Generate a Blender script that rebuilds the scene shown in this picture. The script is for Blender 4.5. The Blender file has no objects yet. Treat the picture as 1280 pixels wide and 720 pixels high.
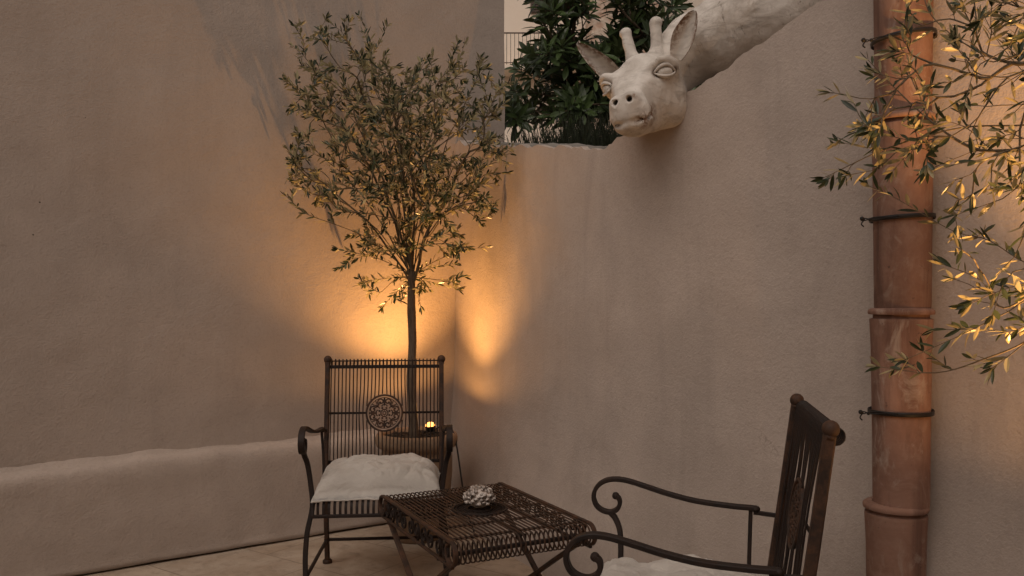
import bpy, bmesh, math, random
import numpy as np
from mathutils import Vector, Matrix, noise
R = math.radians
random.seed(7)
rng = np.random.default_rng(11)
S = bpy.context.scene
COL = S.collection

# ------------------------------------------------------------------ camera, world, sun, exposure
CAM_Z = 1.22
cd = bpy.data.cameras.new('camera'); cam = bpy.data.objects.new('camera', cd); COL.objects.link(cam)
cam.location = (0, 0, CAM_Z); cam.rotation_euler = (R(90), 0, 0)
cd.sensor_width = 36; cd.lens = 1040/1280*36; cd.shift_y = 17/1280
cd.clip_start = 0.05; cd.clip_end = 500
S.camera = cam

SUN_EL, SUN_AZ = 52, 205            # overcast dusk: a wide, weak sun
w = bpy.data.worlds.new('World'); S.world = w; w.use_nodes = True
nt = w.node_tree; nt.nodes.clear()
sky = nt.nodes.new('ShaderNodeTexSky'); sky.sky_type = 'NISHITA'; sky.sun_disc = False
sky.sun_elevation = R(SUN_EL); sky.sun_rotation = R(SUN_AZ); sky.air_density = 1.0; sky.dust_density = 4.0; sky.ozone_density = 0.6
hs = nt.nodes.new('ShaderNodeHueSaturation'); hs.inputs['Saturation'].default_value = 0.12
tint = nt.nodes.new('ShaderNodeMix'); tint.data_type = 'RGBA'; tint.blend_type = 'MULTIPLY'; tint.inputs[0].default_value = 1.0
tint.inputs[7].default_value = (1.0, 0.886, 0.812, 1)
bg = nt.nodes.new('ShaderNodeBackground'); bg.inputs['Strength'].default_value = 0.10
wo = nt.nodes.new('ShaderNodeOutputWorld')
nt.links.new(sky.outputs[0], hs.inputs['Color']); nt.links.new(hs.outputs[0], tint.inputs[6])
nt.links.new(tint.outputs[2], bg.inputs['Color']); nt.links.new(bg.outputs[0], wo.inputs['Surface'])

sl = bpy.data.lights.new('sun', 'SUN'); sl.energy = 0.5; sl.angle = R(55); sl.color = (1.0, 0.93, 0.87)
so = bpy.data.objects.new('sun', sl); COL.objects.link(so)
_az = R(SUN_AZ)
sdir = Vector((math.sin(_az)*math.cos(R(SUN_EL)), math.cos(_az)*math.cos(R(SUN_EL)), math.sin(R(SUN_EL))))
so.rotation_euler = sdir.to_track_quat('Z', 'Y').to_euler(); so.location = (0, 0, 12)

S.view_settings.view_transform = 'Standard'; S.view_settings.look = 'None'
S.view_settings.exposure = -0.16; S.view_settings.gamma = 1.0
S.render.engine = 'CYCLES'

LAMP_COL = (1.0, 0.50, 0.155)
LAMP_W = 112.0
LAMP2_W = 175.0

# ------------------------------------------------------------------ helpers
def P(px, py, d):                     # measured photograph point at distance d -> metres
    return Vector(((px-640)/1040*d, d, CAM_Z+(377-py)/1040*d))

class MB:
    """collects verts/faces of one mesh"""
    def __init__(s): s.v = []; s.f = []; s.fm = []
    def add(s, vs, fs, m=0):
        o = len(s.v); s.v.extend([tuple(x) for x in vs])
        s.f.extend([tuple(i+o for i in f) for f in fs]); s.fm.extend([m]*len(fs))
    def box(s, c, size, rot=None, m=0):
        hx, hy, hz = [k/2 for k in size]
        vs = [Vector((x*hx, y*hy, z*hz)) for x in (-1, 1) for y in (-1, 1) for z in (-1, 1)]
        if rot is not None: vs = [rot @ q for q in vs]
        vs = [q+Vector(c) for q in vs]
        s.add(vs, [(0, 1, 3, 2), (4, 6, 7, 5), (0, 4, 5, 1), (2, 3, 7, 6), (0, 2, 6, 4), (1, 5, 7, 3)], m)
    def tube(s, pts, r, n=8, flat=None, up=None, closed=False, cap=True, m=0):
        """sweep along pts; r number or list; flat=(w,h): rectangular-ish section, w along 'up' hint"""
        pts = [Vector(p) for p in pts]; N = len(pts)
        if not isinstance(r, (list, tuple)): r = [r]*N
        tan = []
        for i in range(N):
            if closed: t = pts[(i+1) % N]-pts[i-1]
            else: t = pts[min(i+1, N-1)]-pts[max(i-1, 0)]
            if t.length < 1e-9: t = Vector((0, 0, 1))
            tan.append(t.normalized())
        if up is not None: u = Vector(up)
        else:
            u = Vector((0, 0, 1)) if abs(tan[0].z) < .9 else Vector((1, 0, 0))
        vs = []
        for i in range(N):
            u = (u-tan[i]*u.dot(tan[i]))
            if u.length < 1e-6: u = tan[i].orthogonal()
            u.normalize(); b = tan[i].cross(u)
            if flat:
                a, h = flat[0]/2, flat[1]/2; c = min(a, h)*.35
                sec = [(a, h-c), (a-c, h), (-a+c, h), (-a, h-c), (-a, -h+c), (-a+c, -h), (a-c, -h), (a, -h+c)]
                k = r[i]
                for (p, q) in sec: vs.append(pts[i]+u*p*k+b*q*k)
            else:
                for j in range(n):
                    an = 2*math.pi*j/n
                    vs.append(pts[i]+(u*math.cos(an)+b*math.sin(an))*r[i])
            if up is not None and not closed: u = Vector(up)
        n = 8 if flat else n
        fs = []
        for i in range(N if closed else N-1):
            a, b2 = i*n, ((i+1) % N)*n
            for j in range(n):
                fs.append((a+j, a+(j+1) % n, b2+(j+1) % n, b2+j))
        if cap and not closed:
            fs.append(tuple(range(n))[::-1]); fs.append(tuple(range((N-1)*n, N*n)))
        s.add(vs, fs, m)
    def sphere(s, c, r, seg=14, rings=9, sc=(1, 1, 1), m=0):
        vs = [Vector((0, 0, 1))]; fs = []
        for i in range(1, rings):
            th = math.pi*i/rings
            for j in range(seg):
                ph = 2*math.pi*j/seg; vs.append(Vector((math.sin(th)*math.cos(ph), math.sin(th)*math.sin(ph), math.cos(th))))
        vs.append(Vector((0, 0, -1)))
        for j in range(seg): fs.append((0, 1+j, 1+(j+1) % seg))
        for i in range(rings-2):
            for j in range(seg):
                a = 1+i*seg; fs.append((a+j, a+seg+j, a+seg+(j+1) % seg, a+(j+1) % seg))
        a = 1+(rings-2)*seg; L = len(vs)-1
        for j in range(seg): fs.append((a+j, L, a+(j+1) % seg))
        s.add([Vector((q.x*sc[0], q.y*sc[1], q.z*sc[2]))*r+Vector(c) for q in vs], fs, m)
    def lathe(s, prof, c=(0, 0, 0), n=40, m=0, wob=0.0, seed=0):
        vs = []; fs = []; c = Vector(c)
        for (r, z) in prof:
            for j in range(n):
                an = 2*math.pi*j/n
                k = 1+wob*noise.noise(Vector((math.cos(an)*1.3+seed, math.sin(an)*1.3, z*4)))
                vs.append(c+Vector((r*k*math.cos(an), r*k*math.sin(an), z)))
        for i in range(len(prof)-1):
            for j in range(n):
                fs.append((i*n+j, i*n+(j+1) % n, (i+1)*n+(j+1) % n, (i+1)*n+j))
        s.add(vs, fs, m)
    def build(s, name, mats, parent=None, smooth=True, auto=None):
        me = bpy.data.meshes.new(name); me.from_pydata(s.v, [], s.f); me.update()
        if not isinstance(mats, (list, tuple)): mats = [mats]
        for mm in mats: me.materials.append(mm)
        if len(mats) > 1: me.polygons.foreach_set('material_index', s.fm)
        if smooth: me.polygons.foreach_set('use_smooth', [True]*len(me.polygons))
        if auto is not None:
            try: me.set_sharp_from_angle(angle=R(auto))
            except Exception: pass
        o = bpy.data.objects.new(name, me); COL.objects.link(o)
        if parent: o.parent = parent
        return o

def tag(o, label, cat, group=None):
    o['label'] = label; o['category'] = cat
    if group: o['group'] = group
    return o
def structure(o): o['kind'] = 'structure'; return o
def thing(name, label, cat, loc=(0, 0, 0), rz=0.0, group=None):
    o = bpy.data.objects.new(name, None); COL.objects.link(o); o.location = loc; o.rotation_euler = (0, 0, rz)
    o.empty_display_size = .1
    return tag(o, label, cat, group)
def copy_tree(o, parent=None):
    c = o.copy(); COL.objects.link(c); c.parent = parent
    for ch in list(o.children): copy_tree(ch, c)
    return c
def lerp(a, b, t): return a+(b-a)*t
def interp(x, xs, ys): return float(np.interp(x, xs, ys))
def spline(pts, n=8):
    pts = [Vector(p) for p in pts]; out = []
    q = [pts[0]*2-pts[1]]+pts+[pts[-1]*2-pts[-2]]
    for i in range(1, len(q)-2):
        for k in range(n):
            t = k/n; a, b, c, d = q[i-1], q[i], q[i+1], q[i+2]
            out.append(.5*((2*b)+(c-a)*t+(2*a-5*b+4*c-d)*t*t+(3*b-a-3*c+d)*t**3))
    out.append(pts[-1]); return out

# ------------------------------------------------------------------ materials
class NB:
    def __init__(s, name):
        s.m = bpy.data.materials.new(name); s.m.use_nodes = True; s.t = s.m.node_tree
        s.p = s.t.nodes['Principled BSDF']; s.tc = s.t.nodes.new('ShaderNodeTexCoord')
    def link(s, a, b): s.t.links.new(a, b)
    def map(s, scale=(1, 1, 1), rot=(0, 0, 0), loc=(0, 0, 0), src='Object'):
        n = s.t.nodes.new('ShaderNodeMapping'); n.inputs['Scale'].default_value = scale
        n.inputs['Rotation'].default_value = rot; n.inputs['Location'].default_value = loc
        s.link(s.tc.outputs[src], n.inputs[0]); return n.outputs[0]
    def noise(s, scale, detail=4, rough=.55, vec=None, dist=0):
        n = s.t.nodes.new('ShaderNodeTexNoise'); n.inputs['Scale'].default_value = scale
        n.inputs['Detail'].default_value = detail; n.inputs['Roughness'].default_value = rough; n.inputs['Distortion'].default_value = dist
        s.link(vec if vec is not None else s.tc.outputs['Object'], n.inputs['Vector']); return n.outputs['Fac']
    def ramp(s, fac, stops):
        n = s.t.nodes.new('ShaderNodeValToRGB'); e = n.color_ramp.elements
        while len(e) < len(stops): e.new(.5)
        for k, (p, c) in zip(e, stops):
            k.position = p; k.color = (c, c, c, 1) if not hasattr(c, '__len__') else (*c, 1)
        s.link(fac, n.inputs[0]); return n.outputs[0]
    def mix(s, fac, a, b, mode='MIX'):
        n = s.t.nodes.new('ShaderNodeMix'); n.data_type = 'RGBA'; n.blend_type = mode
        if isinstance(fac, float): n.inputs[0].default_value = fac
        else: s.link(fac, n.inputs[0])
        for i, c in ((6, a), (7, b)):
            if isinstance(c, tuple): n.inputs[i].default_value = (*c, 1)
            else: s.link(c, n.inputs[i])
        return n.outputs[2]
    def math(s, op, a, b=0.0):
        n = s.t.nodes.new('ShaderNodeMath'); n.operation = op
        for i, c in ((0, a), (1, b)):
            if isinstance(c, (int, float)): n.inputs[i].default_value = c
            else: s.link(c, n.inputs[i])
        return n.outputs[0]
    def bump(s, h, strength=.3, dist=.01, prev=None):
        n = s.t.nodes.new('ShaderNodeBump'); n.inputs['Strength'].default_value = strength; n.inputs['Distance'].default_value = dist
        s.link(h, n.inputs['Height'])
        if prev: s.link(prev, n.inputs['Normal'])
        return n.outputs[0]
    def fin(s, color, rough=.8, normal=None, spec=.3, metal=0.0):
        if isinstance(color, tuple): s.p.inputs['Base Color'].default_value = (*color, 1)
        else: s.link(color, s.p.inputs['Base Color'])
        if isinstance(rough, float): s.p.inputs['Roughness'].default_value = rough
        else: s.link(rough, s.p.inputs['Roughness'])
        s.p.inputs['Specular IOR Level'].default_value = spec; s.p.inputs['Metallic'].default_value = metal
        if normal: s.link(normal, s.p.inputs['Normal'])
        return s.m

def mat_plaster(name, base, var=.12, streak=.5, seed=0.0):
    b = NB(name)
    v0 = b.map(loc=(seed, seed*2, 0))
    big = b.noise(1.1, 5, .6, v0, .4)
    med = b.noise(6.5, 5, .62, v0, .3)
    vs = b.map(scale=(5.0, 5.0, .7), loc=(seed, 0, 0))
    st = b.noise(1.6, 5, .6, vs, .5)
    dk = tuple(c*(1-var*1.5) for c in base); lt = tuple(min(1, c*(1+var)) for c in base)
    c1 = b.mix(b.ramp(big, [(.30, 0.0), (.70, 1.0)]), dk, lt)
    c2 = b.mix(b.ramp(med, [(.35, .0), (.75, .5)]), c1, tuple(c*.86 for c in base))
    c3 = b.mix(b.ramp(st, [(.52, 0.0), (.78, streak)]), c2, tuple(c*k for c, k in zip(base, (.70, .70, .69))))
    # broad damp smudges that run downwards, scuffs, specks and hairline cracks
    vd = b.map(scale=(2.2, 2.2, .55), loc=(seed*1.7, 1, 0)); dm = b.noise(1.3, 6, .68, vd, .9)
    c3 = b.mix(b.ramp(dm, [(.50, 0.0), (.66, streak*.8)]), c3, tuple(c*k for c, k in zip(base, (.66, .67, .68))))
    sp = b.noise(38, 2, .5, v0)
    c4 = b.mix(b.ramp(sp, [(.70, 0.0), (.76, .30)]), c3, tuple(c*.6 for c in base))
    vo = b.t.nodes.new('ShaderNodeTexVoronoi'); vo.inputs['Scale'].default_value = 6.5; b.link(v0, vo.inputs[0])
    rs = b.t.nodes.new('ShaderNodeSeparateColor'); b.link(vo.outputs['Color'], rs.inputs[0])
    dot = b.math('MULTIPLY', b.math('LESS_THAN', vo.outputs['Distance'], b.math('MULTIPLY', rs.outputs[1], .030)), b.math('GREATER_THAN', rs.outputs[0], .72))
    c4 = b.mix(dot, c4, (.10, .078, .062))
    ve = b.t.nodes.new('ShaderNodeTexVoronoi'); ve.feature = 'DISTANCE_TO_EDGE'; ve.inputs['Scale'].default_value = 1.15
    wp = b.t.nodes.new('ShaderNodeVectorMath'); wp.operation = 'ADD'; nv = b.t.nodes.new('ShaderNodeTexNoise'); nv.inputs['Scale'].default_value = 3.5; nv.inputs['Detail'].default_value = 5
    b.link(v0, nv.inputs[0]); sc_ = b.t.nodes.new('ShaderNodeVectorMath'); sc_.operation = 'SCALE'; sc_.inputs['Scale'].default_value = .55
    b.link(nv.outputs['Color'], sc_.inputs[0]); b.link(v0, wp.inputs[0]); b.link(sc_.outputs[0], wp.inputs[1]); b.link(wp.outputs[0], ve.inputs[0])
    crk = b.math('MULTIPLY', b.math('LESS_THAN', ve.outputs['Distance'], .0016), b.ramp(b.noise(1.6, 2, .5, v0), [(.64, 0.0), (.70, .40)]))
    c4 = b.mix(crk, c4, tuple(c*.45 for c in base))
    fine = b.noise(170, 3, .6, v0); mid = b.noise(26, 4, .6, v0); low = b.noise(4, 3, .5, v0)
    vt = b.map(scale=(60, 60, 16), rot=(R(10), R(25), 0)); trow = b.noise(1.0, 3, .6, vt, .6)
    gate = b.ramp(b.noise(2.1, 3, .5, v0), [(.40, 0.15), (.65, 1.0)])
    n = b.bump(low, .40, .02); n = b.bump(b.math('MULTIPLY', mid, gate), .30, .010, n); n = b.bump(b.math('MULTIPLY', trow, gate), .16, .006, n); gr = b.noise(95, 2, .6, v0); n = b.bump(gr, .30, .006, n); n = b.bump(fine, .35, .004, n)
    c4 = b.mix(b.ramp(gr, [(.50, 0.0), (.68, .22)]), c4, tuple(c*.62 for c in base)); c4 = b.mix(b.ramp(fine, [(.55, 0.0), (.72, .20)]), c4, tuple(min(1, c*1.25) for c in base))
    return b.fin(c4, .92, n, .15)

M = {}
M['wall'] = mat_plaster('plaster_left', (.43, .350, .292), .08, .22, 3.0)
M['wall2'] = mat_plaster('plaster_right', (.43, .354, .300), .12, .46, 9.0)
M['coping'] = mat_plaster('rough_concrete', (.22, .20, .175), .4, .6, 5.0)

def mat_floor():
    b = NB('limestone_slabs')
    v = b.map(rot=(0, 0, R(35)), loc=(.17, .33, 0))
    br = b.t.nodes.new('ShaderNodeTexBrick'); b.link(v, br.inputs[0])
    br.inputs['Scale'].default_value = 1.0; br.inputs['Brick Width'].default_value = .62; br.inputs['Row Height'].default_value = .42
    br.inputs['Mortar Size'].default_value = .004; br.inputs['Mortar Smooth'].default_value = .4; br.offset = .5
    br.inputs['Color1'].default_value = (.46, .37, .28, 1); br.inputs['Color2'].default_value = (.40, .325, .25, 1); br.inputs['Mortar'].default_value = (.25, .195, .145, 1)
    n1 = b.noise(3.2, 6, .65, v, .6); n2 = b.noise(14, 5, .65, v, .5); n3 = b.noise(60, 3, .5, v)
    c = b.mix(b.ramp(n1, [(.38, .0), (.66, .75)]), br.outputs[0], (.25, .175, .115))
    c = b.mix(b.ramp(n2, [(.5, 0.0), (.75, .7)]), c, (.19, .14, .10))
    c = b.mix(b.ramp(n3, [(.66, 0.0), (.74, .6)]), c, (.13, .10, .075))
    vv = b.map(scale=(3, 14, 3), rot=(0, 0, R(35))); pores = b.noise(3, 4, .6, vv)
    n = b.bump(n2, .3, .01); n = b.bump(pores, .25, .005, n); n = b.bump(n3, .2, .002, n)
    inv = b.math('SUBTRACT', 1.0, br.outputs['Fac']); n = b.bump(inv, .5, .004, n)
    return b.fin(c, .8, n, .25)
M['floor'] = mat_floor()

def mat_iron(name, base, rust, amount=.5, rough=.62):
    b = NB(name)
    n1 = b.noise(22, 5, .65, None, .4); n2 = b.noise(130, 3, .6)
    c = b.mix(b.ramp(n1, [(.40, 0.0), (.72, amount)]), base, rust)
    c = b.mix(b.ramp(n2, [(.45, 0.0), (.8, .5)]), c, tuple(k*.45 for k in base))
    n = b.bump(n2, .25, .0015); n = b.bump(n1, .2, .003, n)
    return b.fin(c, b.ramp(n1, [(.3, rough-.12), (.7, rough+.16)]), n, .30, .10)
M['iron'] = mat_iron('rusty_iron', (.028, .017, .012), (.115, .052, .026), .8)
M['iron_dark'] = mat_iron('dark_iron', (.016, .0105, .0085), (.048, .024, .014), .5)
M['black'] = mat_iron('black_metal', (.015, .013, .012), (.03, .022, .018), .4, .5)

def mat_linen():
    b = NB('linen')
    wv = b.t.nodes.new('ShaderNodeTexWave'); wv.bands_direction = 'X'; wv.inputs['Scale'].default_value = 260; wv.inputs['Distortion'].default_value = 2.0
    b.link(b.tc.outputs['Object'], wv.inputs[0])
    w2 = b.t.nodes.new('ShaderNodeTexWave'); w2.bands_direction = 'Y'; w2.inputs['Scale'].default_value = 260; w2.inputs['Distortion'].default_value = 2.0
    b.link(b.tc.outputs['Object'], w2.inputs[0])
    wr = b.noise(13, 5, .6, None, 1.4); st = b.noise(5, 4, .6)
    c = b.mix(b.ramp(st, [(.35, 0.0), (.75, 1.0)]), (.47, .425, .375), (.38, .34, .295))
    h = b.math('ADD', wv.outputs['Fac'], w2.outputs['Fac'])
    n = b.bump(wr, .55, .018); n = b.bump(h, .12, .0012, n)
    m = b.fin(c, .93, n, .15)
    b.p.inputs['Sheen Weight'].default_value = .15
    return m
M['linen'] = mat_linen()

def mat_terracotta():
    b = NB('terracotta')
    oi = b.t.nodes.new('ShaderNodeObjectInfo')
    n1 = b.noise(3.5, 6, .65, None, .7); n2 = b.noise(13, 6, .7, None, .6)
    vs = b.map(scale=(9, 9, 1.1)); st = b.noise(1.5, 6, .65, vs, .7)
    vr = b.map(scale=(1, 1, 46)); rings = b.noise(1.5, 3, .5, vr)
    c = b.mix(b.ramp(n1, [(.36, 0.0), (.64, 1.0)]), (.205, .093, .054), (.29, .148, .095))
    c = b.mix(b.ramp(n2, [(.50, 0.0), (.70, .65)]), c, (.33, .20, .14))
    c = b.mix(b.ramp(st, [(.47, 0.0), (.66, .9)]), c, (.13, .062, .040))
    vl = b.map(scale=(5, 5, 3), loc=(4, 2, 7)); lime = b.noise(2.2, 6, .72, vl, 1.2)
    c = b.mix(b.ramp(lime, [(.54, 0.0), (.66, .6)]), c, (.38, .29, .225))
    sp = b.noise(55, 2, .5); c = b.mix(b.ramp(sp, [(.70, 0.0), (.75, .7)]), c, (.10, .055, .04))
    hv = b.t.nodes.new('ShaderNodeHueSaturation'); b.link(c, hv.inputs['Color'])
    b.link(b.math('ADD', b.math('MULTIPLY', oi.outputs['Random'], .30), .80), hv.inputs['Value']); hv.inputs['Saturation'].default_value = .88
    n = b.bump(rings, .30, .003); n = b.bump(n2, .35, .005, n); n = b.bump(sp, .2, .002, n)
    return b.fin(hv.outputs[0], .85, n, .2)
M['terracotta'] = mat_terracotta()

def mat_pot():
    b = NB('aged_pot_clay')
    n1 = b.noise(6, 5, .65, None, .6); n2 = b.noise(30, 4, .6)
    c = b.mix(b.ramp(n1, [(.35, 0.0), (.7, 1.0)]), (.30, .195, .12), (.22, .15, .10))
    c = b.mix(b.ramp(n2, [(.5, 0.0), (.8, .6)]), c, (.36, .28, .20))
    n = b.bump(n2, .3, .004)
    return b.fin(c, .85, n, .2)
M['pot'] = mat_pot()

def mat_giraffe():
    b = NB('white_cast_plaster')
    n1 = b.noise(7, 6, .65, None, .6); n2 = b.noise(22, 5, .65, None, .5); n3 = b.noise(70, 3, .6)
    c = b.mix(b.ramp(n1, [(.40, 0.0), (.62, 1.0)]), (.66, .605, .54), (.50, .445, .385))
    vs = b.map(scale=(5, 5, 22), rot=(R(20), R(-30), 0)); st = b.noise(1.2, 5, .65, vs, 1.0)
    c = b.mix(b.ramp(st, [(.52, 0.0), (.66, .60)]), c, (.33, .285, .24))
    c = b.mix(b.ramp(n2, [(.62, 0.0), (.76, .55)]), c, (.30, .235, .175))
    c = b.mix(b.ramp(n3, [(.70, 0.0), (.74, .8)]), c, (.16, .115, .08))
    at = b.t.nodes.new('ShaderNodeAttribute'); at.attribute_name = 'stain'
    sf = b.math('MULTIPLY', at.outputs['Fac'], b.ramp(b.noise(42, 4, .7, None, .8), [(.42, 0.0), (.56, 1.0)]))
    c = b.mix(sf, c, (.17, .085, .045))
    a2 = b.t.nodes.new('ShaderNodeAttribute'); a2.attribute_name = 'crease'; c = b.mix(a2.outputs['Fac'], c, (.13, .095, .072))  # painted grime and shadow tone in the creases
    vc = b.map(scale=(9, 9, 3), loc=(2, 5, 1)); gr = b.noise(2.0, 7, .75, vc, 1.5); c = b.mix(b.ramp(gr, [(.60, 0.0), (.70, .75)]), c, (.17, .14, .115))
    n = b.bump(n1, .45, .012); n = b.bump(n2, .55, .008, n); n = b.bump(n3, .4, .003, n)
    return b.fin(c, .88, n, .18)
M['giraffe'] = mat_giraffe()

def mat_leaf(name, top, bot, rough=.42, trans=.18):
    b = NB(name)
    g = b.t.nodes.new('ShaderNodeNewGeometry')
    at = b.t.nodes.new('ShaderNodeAttribute'); at.attribute_name = 'tone'
    c = b.mix(g.outputs['Backfacing'], top, bot)
    hv = b.t.nodes.new('ShaderNodeHueSaturation'); b.link(c, hv.inputs['Color'])
    b.link(b.math('ADD', b.math('MULTIPLY', at.outputs['Fac'], .9), .55), hv.inputs['Value'])
    m = b.fin(hv.outputs[0], rough, None, .4)
    tr = b.t.nodes.new('ShaderNodeBsdfTranslucent'); b.link(hv.outputs[0], tr.inputs[0])
    mx = b.t.nodes.new('ShaderNodeMixShader'); mx.inputs[0].default_value = trans
    b.link(b.p.outputs[0], mx.inputs[1]); b.link(tr.outputs[0], mx.inputs[2])
    b.link(mx.outputs[0], b.t.nodes['Material Output'].inputs[0]); return m
M['olive'] = mat_leaf('olive_leaf', (.040, .052, .024), (.37, .325, .185), .30, .42)
M['loquat'] = mat_leaf('loquat_leaf', (.055, .085, .028), (.08, .10, .04), .36, .2)
M['grass'] = mat_leaf('grass_blade', (.024, .030, .015), (.03, .035, .018), .55, .12)
def mat_bark(name, a, c2):
    b = NB(name); v = b.map(scale=(40, 40, 9)); n1 = b.noise(1.5, 5, .65, v, .5); n2 = b.noise(60, 4, .6)
    c = b.mix(b.ramp(n1, [(.35, 0.0), (.7, 1.0)]), a, c2); n = b.bump(n1, .6, .006); n = b.bump(n2, .3, .002, n)
    return b.fin(c, .88, n, .2)
M['bark'] = mat_bark('olive_bark', (.085, .06, .042), (.17, .125, .085))
M['twig'] = mat_bark('olive_twig', (.10, .075, .048), (.17, .13, .085))
M['soil'] = mat_bark('dark_soil', (.03, .022, .016), (.06, .045, .032))
M['cable'] = NB('dark_cable').fin((.03, .027, .025), .5)
def mat_facade():
    b = NB('pale_render'); n1 = b.noise(.8, 4, .6); c = b.mix(b.ramp(n1, [(.3, 0.0), (.7, 1.0)]), (.84, .73, .61), (.79, .67, .55))
    return b.fin(c, .9, b.bump(b.noise(14, 4), .2, .02), .1)
M['facade'] = mat_facade()
def mat_stone():
    b = NB('rubble_stone'); vo = b.t.nodes.new('ShaderNodeTexVoronoi'); vo.inputs['Scale'].default_value = 3.4; b.link(b.map(scale=(1, 1, 1.5)), vo.inputs[0])
    n1 = b.noise(9, 4, .6)
    c = b.mix(b.ramp(vo.outputs['Distance'], [(.25, 0.0), (.6, 1.0)]), (.50, .34, .25), (.60, .49, .39)); c = b.mix(b.ramp(n1, [(.45, 0.0), (.7, .6)]), c, (.33, .21, .15))
    return b.fin(c, .9, b.bump(vo.outputs['Distance'], .6, .05), .1)
M['stone'] = mat_stone()
M['shutter'] = NB('brown_shutter').fin((.10, .07, .055), .6)
b = NB('ceramic_coral'); M['coral'] = b.fin(b.mix(b.ramp(b.noise(40, 3), [(.4, 0.0), (.7, 1.0)]), (.56, .49, .435), (.44, .37, .32)), .55, b.bump(b.noise(120, 3), .2, .002), .4)
b = NB('lamp_glass'); b.p.inputs['Base Color'].default_value = (1, .8, .5, 1); b.p.inputs['Emission Color'].default_value = (1.0, .36, .07, 1); b.p.inputs['Emission Strength'].default_value = 5; M['glow'] = b.m

# ------------------------------------------------------------------ setting: ground
g = MB(); n = 1
g.add([(-40, -40, 0), (40, -40, 0), (40, 60, 0), (-40, 60, 0)], [(0, 1, 2, 3)])
structure(g.build('ground', M['floor'], smooth=False))

# ------------------------------------------------------------------ walls
def resample(path, step):
    pts = [Vector(p) for p in path]; out = []; acc = [0]
    for a, c in zip(pts, pts[1:]): acc.append(acc[-1]+(c-a).length)
    L = acc[-1]; N = int(L/step)
    xs = [p.x for p in pts]; ys = [p.y for p in pts]
    for i in range(N+1):
        u = L*i/N; out.append((u, Vector((interp(u, acc, xs), interp(u, acc, ys)))))
    return out, acc, L
def smooth_path(path, n=10):
    return [Vector((q.x, q.y)) for q in spline([(p[0], p[1], 0) for p in path], n)]

def wall_mesh(path, topf, offf, thick, step, rows, side, zlo=0.0, rough=.006, seed=0, topjag=0.0):
    """front face on the courtyard side (side=+1: left of travel), real thickness behind it"""
    cols, acc, L = resample(path, step); mb = MB(); N = len(cols)
    nr = len(rows)
    grid = []; back = []
    for i, (u, p) in enumerate(cols):
        q0 = cols[max(i-1, 0)][1]; q1 = cols[min(i+1, N-1)][1]
        t = (q1-q0).normalized(); nn = Vector((-t.y, t.x))*side
        T = topf(u, p)
        if topjag: T += topjag*(noise.noise(Vector((u*9+seed, 3.1, 0)))*.9+noise.noise(Vector((u*38+seed, 7.7, 0)))*.45)
        col = []
        for r in rows:
            z = zlo+(T-zlo)*r
            o = offf(u, z, T)
            d = rough*(noise.noise(Vector((u*1.7+seed, z*1.7, 1.3)))*2+noise.noise(Vector((u*6+seed, z*6, 4.3)))*.7)
            q = p+nn*(o+d); col.append((q.x, q.y, z))
        grid.append(col)
        qb = p-nn*thick; qt = p-nn*thick*.9
        back.append([(qt.x, qt.y, T+.012), (qb.x, qb.y, T-.01), (qb.x, qb.y, zlo)])
    vs = []
    for c, bk in zip(grid, back): vs += c+bk
    st = nr+3; fs = []
    for i in range(N-1):
        for j in range(st-1):
            a = i*st+j; q = (a, a+st, a+st+1, a+1)
            fs.append(q if side < 0 else q[::-1])
    fs.append(tuple(range(0, st))); fs.append(tuple(range((N-1)*st, N*st))[::-1])
    mb.add(vs, fs); return mb

# left wall: straight, tall, with a low rounded plinth along its foot; its far end is free
def LY(x): return 5.13+.70*x
Lpath = [(-4.6, LY(-4.6)), (-.045, LY(-.045))]
rows_l = [i/70 for i in range(71)]
lw = wall_mesh(Lpath, lambda u, p: 3.75, lambda u, z, T: 0, .32, .06, rows_l, -1, rough=.0055, seed=2)
left_wall = lw.build('plaster_wall', M['wall'], auto=40)
tag(left_wall, 'tall smooth tan plaster wall on the left with a low plinth, tree shadows on it', 'wall')
# plinth
def plinth_mesh():
    cols, acc, L = resample([(-4.6, LY(-4.6)), (-.30, LY(-.30))], .025); mb = MB()
    t = Vector((1, .70)).normalized(); nn = Vector((t.y, -t.x)); N = len(cols); vs = []; st = 0
    for i, (u, p) in enumerate(cols):
        x = p.x
        H = interp(x, [-4.6, -2.3, -2.0, -1.75, -1.45, -1.1, -.3], [.468, .470, .478, .492, .492, .487, .480])
        H += .007*noise.noise(Vector((u*7, 0, 0)))+.0045*noise.noise(Vector((u*27, 5, 0)))
        gap = .008+.014*max(0, noise.noise(Vector((u*2.3, 9, 2)))+.25)
        D = .080
        prof = [(D-.03, gap*.2), (D+.004, gap)]
        for z in (.03, .06, .1, .15, .2, .25, .3, .34, .37, .395): prof.append((D-.012*z/.4, z*1.06))
        for k in range(1, 8):
            a = k/7*math.pi/2; prof.append((D-.014-.038*(1-math.cos(a)), .425+(H-.425)*math.sin(a)))
        prof += [(.016, H+.003), (.006, H+.012), (-.004, H+.030), (-.03, H+.05)]
        st = len(prof)
        for (o, z) in prof:
            dd = .005*(noise.noise(Vector((u*2, z*3, 5)))*1.6+noise.noise(Vector((u*8, z*8, 8)))*.8)
            if z < .02: dd *= .5
            q = p+nn*(o+dd); vs.append((q.x, q.y, z))
    fs = []
    for i in range(N-1):
        for j in range(st-1):
            a = i*st+j; fs.append((a, a+st, a+st+1, a+1))
    mb.add(vs, fs); return mb
plinth_mesh().build('plinth', M['wall'], left_wall)

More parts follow.
